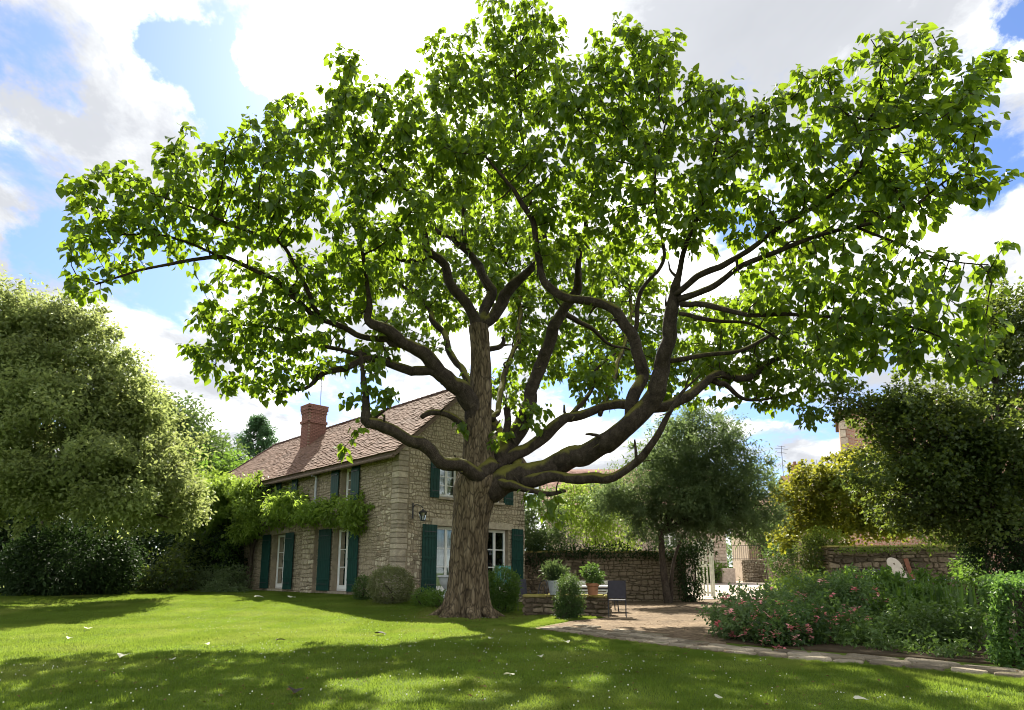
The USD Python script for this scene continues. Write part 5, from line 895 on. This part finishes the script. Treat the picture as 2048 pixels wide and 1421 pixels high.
def rose(label, blobs, n, nf, seed, extra=()):
    t = bush('rose_bush', label, 'shrub', 'rose_leaf', blobs, n, .075, seed=seed, cluster=7, cr=.2, shell=.45, rough=.75, cut=.47, freq=1.8, droop=.2, sprays=34, spray_len=.45, spray_up=.7)
    b = [ball(*x) for x in blobs]; flowers(t, surf(b, nf, seed) + list(extra), .072, seed=seed); return t
rose('airy rose bush with many coral pink blossoms at the left end of the bed', [(1490, 1235, 12.3, 48, 34, .7), (1475, 1252, 12.0, 38, 24, .6), (1540, 1215, 13.0, 45, 32, .7), (1462, 1230, 12.8, 20, 22, .4)], 8500, 46, 71, [P(1450, 1200, 12.4), P(1460, 1225, 11.6), P(1490, 1265, 11.3), P(1530, 1205, 12.2)])
rose('rose bush with a few pink blossoms over the path edge', [(1590, 1255, 11.3, 52, 38, .55), (1555, 1272, 11.0, 35, 25, .45), (1625, 1240, 11.6, 35, 32, .45)], 6000, 26, 72, [P(1560, 1300, 10.6), P(1612, 1262, 10.7), P(1548, 1305, 10.5)])
rose('tall rose bush with scattered pink blossoms in the middle of the bed', [(1660, 1205, 13.2, 60, 48, .8), (1710, 1200, 13.4, 45, 45, .7), (1690, 1250, 12.2, 40, 35, .5)], 7500, 22, 73, [P(1705, 1225, 11.9), P(1700, 1245, 11.8), P(1660, 1190, 12.2)])
bush('spindle_bush', 'yellow green shrub behind the roses beside the gate', 'shrub', 'wisteria_leaf', [(1575, 1184, 15.5, 42, 22, .7), (1610, 1178, 15.5, 45, 24, .6), (1660, 1172, 16, 40, 20, .6)], 5000, .085, seed=74, cluster=7, cr=.2, cut=.36)
bush('peony_clump', 'mid green leafy clump under the leaning board', 'shrub', 'green_leaf', [(1760, 1195, 14.5, 60, 36, .8), (1840, 1195, 14.5, 55, 32, .8), (1800, 1230, 12.8, 60, 32, .7), (1730, 1180, 15.5, 50, 26, .6)], 7000, .13, seed=75, tmpl=t_leaf(.4), cluster=9, cr=.25, cut=.44, droop=.1, rough=.7, sprays=30, spray_len=.45, spray_up=.9)
bush('perennial_mass', 'low dark green plants along the back of the stone path', 'ground cover', 'box_leaf', [(1740, 1275, 11.3, 45, 24, .45), (1830, 1268, 11.0, 50, 36, .6), (1905, 1262, 10.8, 40, 38, .5), (1690, 1290, 11.0, 35, 12, .35), (1780, 1303, 10.3, 45, 12, .3), (1880, 1306, 9.6, 45, 14, .35), (1885, 1220, 12.5, 40, 30, .5)], 9000, .075, seed=76, cluster=9, cr=.22, cut=.44, rough=.7, sprays=40, spray_len=.4, spray_up=.9)
ir = thing('iris_clump', 'clump of upright sword leaved irises near the clipped hedge', 'plant'); r = np.random.default_rng(12); c0 = [P(1830, 1225, 12.6), P(1870, 1225, 12.4), P(1905, 1230, 11.9), P(1800, 1220, 12.8)]; lp = []; tp = []; nm_ = []
for c in c0:
    for _ in range(34): a = r.uniform(0, 6.28); lp.append([c[0] + r.normal(0, .16), c[1] + r.normal(0, .16), .05]); tp.append([math.cos(a) * .35, math.sin(a) * .35, 1]); nm_.append([math.cos(a), math.sin(a), .2])
mb = MB(); mb.add(*leaf_array(np.array(lp), np.array(tp), np.array(nm_), r.uniform(.7, 1.05, len(lp)), t_leaf(.07))); mb.build('blades', M['green_leaf'], ir, kind='stuff')
# far trees that close the horizon
for k, (px, Y, h, wd) in enumerate(((-60, 60, 8, 5), (120, 62, 9, 5), (250, 64, 8, 5), (1230, 75, 7, 6), (1560, 80, 7, 6), (1760, 60, 9, 5), (1950, 55, 9, 5), (2120, 45, 8, 4))):
    x = (px - 1024) / 1300 * Y
    t = thing('far_tree', ['rounded far tree behind the hedge at the left frame edge', 'broad far tree hidden behind the box elder', 'far tree right of the box elder trunk', 'far tree behind the outbuilding', 'far tree beyond the yard cottage', 'far tree behind the tiled house gable', 'far tree behind the tiled house roof', 'far tree beyond the right frame edge'][k], 'tree'); mb = MB(); b = [(np.array([x + dx, Y, h * zz]), np.array([wd * s, wd * s, h * .3 * s + .8])) for dx, zz, s in ((0, .62, 1), (-wd * .6, .45, .7), (wd * .6, .5, .7))]
    woody(mb, [x, Y, .2], b, .25, [x, Y, h * .3], k, twigs=2); mb.build('trunk', M['thin_bark'], t, True); foliage('crown', t, 'far_leaf', b, 4500, .42, seed=80 + k, cluster=8, cr=.8, cut=.3)

# ------------------------------------------------------------------ things on the patio and along the house
def chair(name, label, loc, rz, group=None):
    t = thing(name, label, 'chair', loc, rz, group)
    for sx in (-1, 1):
        mb = MB(); mb.tube(catmull([(sx * .23, -.22, 0), (sx * .235, -.20, .30), (sx * .24, -.18, .45), (sx * .25, -.02, .62), (sx * .25, .12, .64)], 14), .012, 6); mb.build('front_leg', M['iron'], t)
        mb = MB(); mb.tube(catmull([(sx * .23, .30, 0), (sx * .23, .23, .25), (sx * .23, .20, .45), (sx * .23, .26, .70), (sx * .23, .34, .98)], 14), .013, 6); mb.build('rear_leg', M['iron'], t)
    mb = MB(); mb.box((0, .01, .45), (.47, .44, .016), None, .006); mb.build('seat', M['cloth_dark'], t)
    mb = MB(); q = catmull([(0, .215, .50), (0, .26, .70), (0, .34, .97)], 8); v = np.array([[sx * .225, p[1] + dd, p[2]] for p in q for sx in (-1, 1) for dd in (0, .012)]); n = 4
    f = []
    for k in range(7): a = k * 4; f += [(a, a + 2, a + 6, a + 4), (a + 1, a + 5, a + 7, a + 3), (a, a + 4, a + 5, a + 1), (a + 2, a + 3, a + 7, a + 6)]
    f += [(0, 1, 3, 2), (28, 30, 31, 29)]; mb.add(v, f); mb.build('backrest', M['cloth_dark'], t); return t
chair('garden_chair', 'dark mesh garden chair at the right end of the terrace table', G(1236, 1236) + [0, .1, .012], 172)
chair('garden_chair', 'dark garden chair half hidden behind the low terrace wall', P(1045, 1190, 20.5) * [1, 1, 0] + [0, 0, .012], 20)
ci = thing('iron_chair', 'black wrought iron chair with curled back behind the terrace wall', 'chair', P(1072, 1190, 20.4) * [1, 1, 0] + [0, 0, .012], -60)
mb = MB(); mb.tube(catmull([(-.22, .22, .44), (-.23, .26, .70), (-.16, .29, .88), (0, .30, .94), (.16, .29, .88), (.23, .26, .70), (.22, .22, .44)], 24), .016, 6); mb.build('back_frame', M['iron'], ci)
mb = MB(); mb.tube(catmull([(-.1, .24, .46), (-.12, .27, .66), (0, .285, .80), (.12, .27, .66), (.1, .24, .46)], 18), .011, 5); mb.build('back_scroll', M['iron'], ci)
mb = MB(); mb.lathe((0, 0, .435), [(0, .02), (.22, .02), (.235, .008), (.22, 0), (0, 0)], 18); mb.build('seat', M['iron'], ci)
for sx, sy in ((-1, -1), (1, -1), (-1, 1), (1, 1)): mb = MB(); mb.tube(catmull([(sx * .15, sy * .15, .44), (sx * .17, sy * .17, .25), (sx * .22, sy * .22, 0)], 8), .012, 6); mb.build('leg', M['iron'], ci)
tc = P(1190, 1172, 20.2) * [1, 1, 0] + [0, 0, .012]; ta = thing('garden_table', 'white topped garden table on the terrace behind the low wall', 'table', tc)
mb = MB(); mb.box((0, 0, .755), (1.5, .85, .045), None, .012); mb.build('table_top', M['table_top'], ta)
mb = MB(); mb.box((0, 0, .70), (1.3, .68, .06)); mb.build('apron', M['iron'], ta)
for sx in (-1, 1):
    for sy in (-1, 1): mb = MB(); mb.tube([(sx * .6, sy * .3, .7), (sx * .66, sy * .34, 0)], [.022, .018], 8); mb.build('leg', M['iron'], ta)
bc = P(1180, 1170, 23.8) * [1, 1, 0] + [0, 0, .012]; be = thing('garden_bench', 'pale grey wooden bench against the patio wall behind the table', 'bench', bc)
for k in range(3): mb = MB(); mb.box((0, -.16 + .14 * k, .44), (1.5, .12, .03), None, .008); mb.build('seat_slat', M['weathered_white'], be)
for k in range(3): mb = MB(); mb.box((0, .25 + .02 * k, .56 + .13 * k), (1.5, .028, .11), None, .008); mb.build('back_slat', M['weathered_white'], be)
for sx in (-1, 1):
    mb = MB(); mb.box((sx * .66, -.16, .21), (.06, .06, .42), None, .008); mb.build('leg', M['weathered_white'], be); mb = MB(); mb.box((sx * .66, .235, .44), (.06, .05, .88), None, .008); mb.build('leg', M['weathered_white'], be)
def pot(name, label, loc, prof, mat_, leaf=None, blobs=None, n=0, ls=.08, tmpl=OVAL, seed=1, droop=.2):
    t = thing(name, label, 'plant pot', loc); mb = MB(); mb.lathe((0, 0, 0), prof, 24); mb.build('pot', M[mat_], t, 40)
    mb = MB(); R = prof[-2][0] * .93; z = prof[-2][1] - .04; mb.lathe((0, 0, z), [(0, .012), (R * .7, .01), (R, 0)], 16); mb.build('earth', M['soil'], t)
    if n: foliage('plant', t, leaf, [(np.array(c), np.array(R_)) for c, R_ in blobs], n, ls, tmpl=tmpl, seed=seed, cluster=7, cr=.12, shell=.2, droop=droop, cut=.2)
    return t
wz = .50 + .082
pot('terracotta_pot', 'terracotta pot with a leafy plant on the low terrace wall', P(1186, 1195, 18.1) * [1, 1, 0] + [0, 0, wz], [(0, 0), (.13, 0), (.155, .22), (.16, .24), (.19, .25), (.195, .32), (.17, .325), (.155, .24)], 'terracotta', 'box_leaf', [((0, 0, .55), (.23, .23, .20)), ((.08, 0, .45), (.2, .2, .12)), ((-.1, 0, .68), (.12, .12, .12))], 620, .10, seed=3)
pot('zinc_bucket', 'grey zinc bucket with grassy plant on the low terrace wall', P(1110, 1195, 18.3) * [1, 1, 0] + [0, 0, wz], [(0, 0), (.14, 0), (.20, .36), (.215, .365), (.215, .385), (.195, .385), (.19, .34)], 'zinc', 'olive_leaf', [((-.02, 0, .62), (.26, .24, .26)), ((.1, 0, .5), (.25, .2, .2))], 1100, .16, t_leaf(.12), 4, -.8)
ur = thing('garden_urn', 'grey stone urn on a pedestal in front of the gable door beside the trunk', 'urn', P(893, 1185, 21.0) * [1, 1, 0] + [0, 0, .2])
mb = MB(); mb.box((0, 0, .14), (.44, .44, .28), None, .02); mb.build('pedestal', M['grey_urn'], ur)
mb = MB(); mb.lathe((0, 0, .28), [(0, 0), (.17, 0), (.17, .05), (.08, .10), (.07, .18), (.12, .24), (.22, .36), (.25, .50), (.27, .55), (.31, .57), (.31, .62), (.27, .63), (.24, .54), (0, .50)], 24); mb.build('bowl', M['grey_urn'], ur, 40)
st2 = thing('white_box', 'white wooden box on the ground below the gable door', 'box', P(876, 1182, 21.8) * [1, 1, 0] + [0, 0, .25]); mb = MB(); mb.box((0, 0, .17), (.32, .32, .34), None, .015); mb.build('box_body', M['white_paint'], st2); mb = MB(); mb.box((0, 0, .355), (.36, .36, .03), None, .01); mb.build('lid', M['white_paint'], st2)
tl = thing('teal_armchair', 'pale teal garden armchair below the right gable window', 'chair', P(1003, 1150, 23.8) * [1, 1, 0] + [0, 0, .3], 190)
for k in range(5): mb = MB(); mb.box((-.24 + .12 * k, .26, .78), (.10, .025, .72), np.array([[1, 0, 0], [0, .97, .24], [0, -.24, .97]]), .01); mb.build('back_slat', M['teal_paint'], tl)
for k in range(4): mb = MB(); mb.box((0, -.22 + .13 * k, .40), (.62, .11, .025), None, .008); mb.build('seat_slat', M['teal_paint'], tl)
for sx in (-1, 1): mb = MB(); mb.box((sx * .33, 0, .62), (.09, .66, .03), None, .01); mb.build('armrest', M['teal_paint'], tl); mb = MB(); mb.box((sx * .33, -.25, .3), (.06, .06, .6), None, .008); mb.build('leg', M['teal_paint'], tl); mb = MB(); mb.box((sx * .33, .25, .3), (.06, .06, .6), None, .008); mb.build('leg', M['teal_paint'], tl)
# work table by the right wall
wt = thing('work_table', 'long narrow work table with blue metal edge against the right garden wall', 'table'); zt = P(1790, 1161, 23.2)[2]; xa, xb = P(1695, 1161, 23.2)[0], P(1905, 1161, 23.2)[0]
mb = MB(); mb.box(((xa * .5 + xb * .5), 23.4, zt), (xb - xa, .6, .05), None, .01); mb.build('table_top', M['rust'], wt); mb = MB(); mb.box(((xa + P(1800, 1, 23.2)[0]) / 2, 23.085, zt), (P(1800, 1, 23.2)[0] - xa, .028, .06), None, .006); mb.build('edge_strip', M['blue_metal'], wt)
for x in (xa + .1, (xa + xb) / 2, xb - .1): mb = MB(); mb.box((x, 23.4, zt / 2 - .02), (.08, .5, zt - .06)); mb.build('leg', M['old_wood'], wt)
bq = thing('black_griddle', 'low black metal griddle box on the work table', 'griddle', P(1752, 1160, 23.4) * [1, 1, 0] + [0, 0, zt + .026]); mb = MB(); mb.box((0, 0, .19), (.95, .42, .36), None, .02); mb.build('body', M['iron'], bq); mb = MB(); mb.box((0, -.23, .08), (.95, .03, .03), None, .006); mb.build('front_rail', M['zinc'], bq)
for sx in (-1, 0, 1): mb = MB(); mb.tube([(sx * .3, -.21, .12), (sx * .3, -.25, .12)], .022, 10); mb.build('knob', M['zinc'], bq)
bo = thing('leaning_board', 'pale round topped board with a hole leaning on the right garden wall', 'board', P(1796, 1160, 23.35) * [1, 1, 0] + [0, 0, zt + .03]); w_, h_ = .25, .80
ol = [(w_, 0), (w_, h_ - .28)] + [(w_ * math.cos(a), h_ - .28 + .26 * math.sin(a)) for a in np.linspace(.15, math.pi - .15, 12)] + [(-w_, h_ - .28), (-w_, 0)]
hole = [(.035 * math.cos(a), h_ - .25 + .035 * math.sin(a)) for a in np.linspace(0, 2 * np.pi, 12, endpoint=False)]
bm = trimesh.creation.extrude_polygon(Polygon(ol, [hole]), .03, engine='earcut'); v = np.array(bm.vertices); sh = np.stack([v[:, 0] - v[:, 1] * .26 + .1, -.03 + v[:, 1] * .22 - v[:, 2], v[:, 1]], 1); mb = MB(); mb.add(sh, np.array(bm.faces)); mb.build('board', M['pale_board'], bo)
b2 = thing('rusty_plank', 'narrow rusty brown plank leaning next to the pale board', 'plank', P(1822, 1160, 23.4) * [1, 1, 0] + [0, 0, zt + .03]); mb = MB(); mb.box((0, .05, .36), (.16, .03, .76), np.array([[1, 0, -.12], [0, 1, .2], [.12, -.2, 1]]), .006); mb.build('plank', M['rust'], b2)
pot('glazed_pot', 'dark blue glazed pot among the plants of the bed', P(1828, 1215, 13.4) * [1, 1, 0] + [0, 0, .12], [(0, 0), (.15, 0), (.21, .2), (.22, .34), (.19, .44), (.21, .46), (.21, .49), (.18, .49), (.17, .44)], 'blue_glaze')
# what lies on the lawn
FL = [(250, 1318, .16, 0), (175, 1263, .14, 0), (140, 1282, .10, 0), (1130, 1290, .13, 0), (1435, 1408, .07, 0), (1712, 1411, .09, 0), (412, 1295, .08, 0), (345, 1328, .08, 0), (980, 1284, .09, 0), (1025, 1360, .10, 0), (510, 1198, .22, 0), (580, 1199, .22, 0), (590, 1390, .14, 1), (752, 1273, .16, 1), (553, 1287, .12, 1), (1080, 1320, .09, 0)]
names = ['palest leaf left of the shadow edge on the lawn', 'small pale leaf on the sunlit lawn far left', 'tiny pale leaf beside the sunlit left edge', 'pale leaf in the shade near the start of the stone path', 'pale leaf at the front edge of the lawn below the roses', 'large pale leaf at the front right of the lawn', 'thin pale leaf on the bright lawn', 'small pale leaf at the edge of the tree shadow', 'pale leaf right of the trunk foot', 'pale leaf in the middle of the shaded lawn', 'flat pale stone like leaf below the first french door', 'flat pale leaf on the grass before the second french door', 'dark curled leaf at the front of the lawn', 'dark clump standing in the tree shadow on the lawn', 'dark twiggy leaf at the upper shadow edge', 'faint pale leaf right of centre in the shade']
r = np.random.default_rng(77)
for (px, py, s, dk), lab in zip(FL, names):
    q = G(px, py); q[2] = float(lawn_z(np.array([q[0]]), np.array([q[1]]))[0]); a = r.uniform(0, 6.28); q = G(px, py, q[2])
    mb = MB(); mb.add(*leaf_array(np.array([q + [0, 0, .055]]), np.array([[math.cos(a), math.sin(a), .15]]), np.array([[r.normal(0, .2), r.normal(0, .2), 1.0]]), np.array([s * 1.3]), HEART)); mb.build('fallen_leaf', M['fallen_dark' if dk else 'fallen'], None, label=lab, cat='leaf', group='leaves fallen on the lawn')
n = 900; a = r.uniform(0, 6.28, n); q = np.concatenate([np.abs(r.normal(0, 1.0, 260)) + .55, r.uniform(0, 1, n - 260)]); x = np.where(np.arange(n) < 260, -1.3 + q * np.cos(a), r.uniform(-5, 7, n)); y = np.where(np.arange(n) < 260, 17.5 + q * np.sin(a), r.uniform(6, 16, n))
lit_ok = (np.abs(x) < y * .8); x, y, a = x[lit_ok], y[lit_ok], a[lit_ok]; n = len(x); pz = np.stack([x, y, lawn_z(x, y) + r.uniform(.02, .05, n)], 1)
mb = MB(); mb.add(*leaf_array(pz, np.stack([np.cos(a), np.sin(a), r.normal(0, .2, n)], 1), unit(np.stack([r.normal(0, .35, n), r.normal(0, .35, n), np.ones(n)], 1)), r.uniform(.025, .06, n), OVAL)); leafy('litter', [(0, (.06, .035, .015)), (.6, (.14, .09, .035)), (1, (.22, .19, .06))], (.1, .07, .02), .15, .8, 1.0, .1)
mb.build('leaf_litter', M['litter'], None, label='small dry leaves littering the lawn under the catalpa', cat='leaves', kind='stuff')
# grass: patches of real blades over the lawn near the camera
UsdGeom.Scope.Define(stage, '/World/grass_kinds'); protos = []
gi = UsdGeom.PointInstancer.Define(stage, '/World/grass'); tag(gi.GetPrim(), 'short mown grass blades covering the lawn', 'grass', kind='stuff')
for k in range(4):
    r = np.random.default_rng(100 + k); n = 3400; pos = np.stack([r.uniform(-.56, .56, n), r.uniform(-.56, .56, n), np.full(n, -.008)], 1)
    tip = np.stack([r.normal(0, .45, n), r.normal(0, .45, n), np.ones(n)], 1); nm_ = unit(r.normal(size=(n, 3)) * [1, 1, .2]); L = r.uniform(.025, .060, n) * (.7 + .6 * meshkit.fbm(pos * 4, 2, k))
    v, f = leaf_array(pos, tip, nm_, L, (np.array([(-.07, 0, 0), (.07, 0, 0), (.05, .6, .05), (-.05, .6, .05), (0, 1, .16)]) * [1, 1, 1], np.array([(0, 1, 2), (0, 2, 3), (3, 2, 4)])))
    p = f'/World/grass/patch_{k}'; usdkit.mesh(stage, p, (v, f), M['grass']); protos.append(Sdf.Path(p))
gi.CreatePrototypesRel().SetTargets(protos); gp, go, gk, gs = [], [], [], []
pat = Polygon([(q[0], q[1]) for q in patio_poly]).buffer(.25); lowline = Polygon([*[(q[0], q[1]) for q in low], (14, 4.5), (14, 40), (9, 40), (1.0, 27), (1.0, 19), tuple(G(1222, 1237)[:2]), tuple(G(1150, 1243)[:2])]).buffer(0); bedp = Polygon([(3.6, 11.5), (4.6, 10.3), (6.5, 8.6), (9.5, 6.6), (20, 8), (22, 23), (10.6, 23.5), (7.2, 15.8), (5.0, 13.2)])
from shapely.geometry import Point
r = np.random.default_rng(200)
blocked = lowline.buffer(.02).union(pat.buffer(-.22)).buffer(0)
def patch(x, y, h):
    if abs(x) > y * .86 + 1.5: return
    cell = Polygon([(x - h, y - h), (x + h, y - h), (x + h, y + h), (x - h, y + h)]); s_, t_ = np.dot(np.array([x, y, 0]) - C, D1), np.dot(np.array([x, y, 0]) - C, D2)
    hit = cell.intersects(blocked); inside = t_ > -.1 and -.1 < s_ < LEN; near_ = t_ > -.1 - h * 1.45 and -h * 1.45 < s_ < LEN + h
    if (hit and blocked.contains(cell)) or (inside and h < .2): return
    if (hit or near_) and h > .1:
        for dx in (-h / 2, h / 2):
            for dy in (-h / 2, h / 2): patch(x + dx, y + dy, h / 2)
        return
    if hit or inside: return
    e = .2; zf = lambda a, b: float(lawn_z(np.array([a]), np.array([b]))[0]); gx, gy = (zf(x + e, y) - zf(x - e, y)) / (2 * e), (zf(x, y + e) - zf(x, y - e)) / (2 * e)
    q1 = Gf.Rotation(Gf.Vec3d(0, 0, 1), Gf.Vec3d(*map(float, unit(np.array([-gx, -gy, 1.0]))))).GetQuat(); q0 = Gf.Rotation(Gf.Vec3d(0, 0, 1), float(r.integers(0, 4) * 90)).GetQuat(); qq = q1 * q0
    im = qq.GetImaginary(); gp.append(Gf.Vec3f(float(x), float(y), zf(x, y))); go.append(Gf.Quath(qq.GetReal(), *im)); gk.append(int(r.integers(4))); w_ = 2 * h; gs.append(Gf.Vec3f(w_, w_, float(r.uniform(.85, 1.15))))
for x in np.arange(-24, 9, 1.0):
    for y in np.arange(4.6, 31, 1.0): patch(x, y, .5)
gi.CreatePositionsAttr(gp); gi.CreateOrientationsAttr(go); gi.CreateProtoIndicesAttr(gk); gi.CreateScalesAttr(gs)
# clover flowers dotted in the grass
n = 650; x = r.uniform(-9, 8, n * 3); y = r.uniform(5.2, 17, n * 3) ; ok = np.array([abs(a) < b * .85 and not lowline.contains(Point(a, b)) for a, b in zip(x, y)]); x, y = x[ok], y[ok]; ok = meshkit.fbm(np.stack([x * .5, y * .5, x * 0], 1), 3, 9) > .45; x, y = x[ok][:n], y[ok][:n]
z = lawn_z(x, y) + r.uniform(.03, .055, len(x)); oc = trimesh.creation.icosphere(0); s = r.uniform(.004, .0085, len(x)); v = (np.array(oc.vertices)[None] * s[:, None, None] + np.stack([x, y, z], 1)[:, None]).reshape(-1, 3); f = (np.array(oc.faces)[None] + (np.arange(len(x)) * len(oc.vertices))[:, None, None]).reshape(-1, 3)
MB().add(v, f).build('clover_flowers', M['clover_white'], None, label='white clover flowers dotted through the lawn', cat='flowers', kind='stuff')
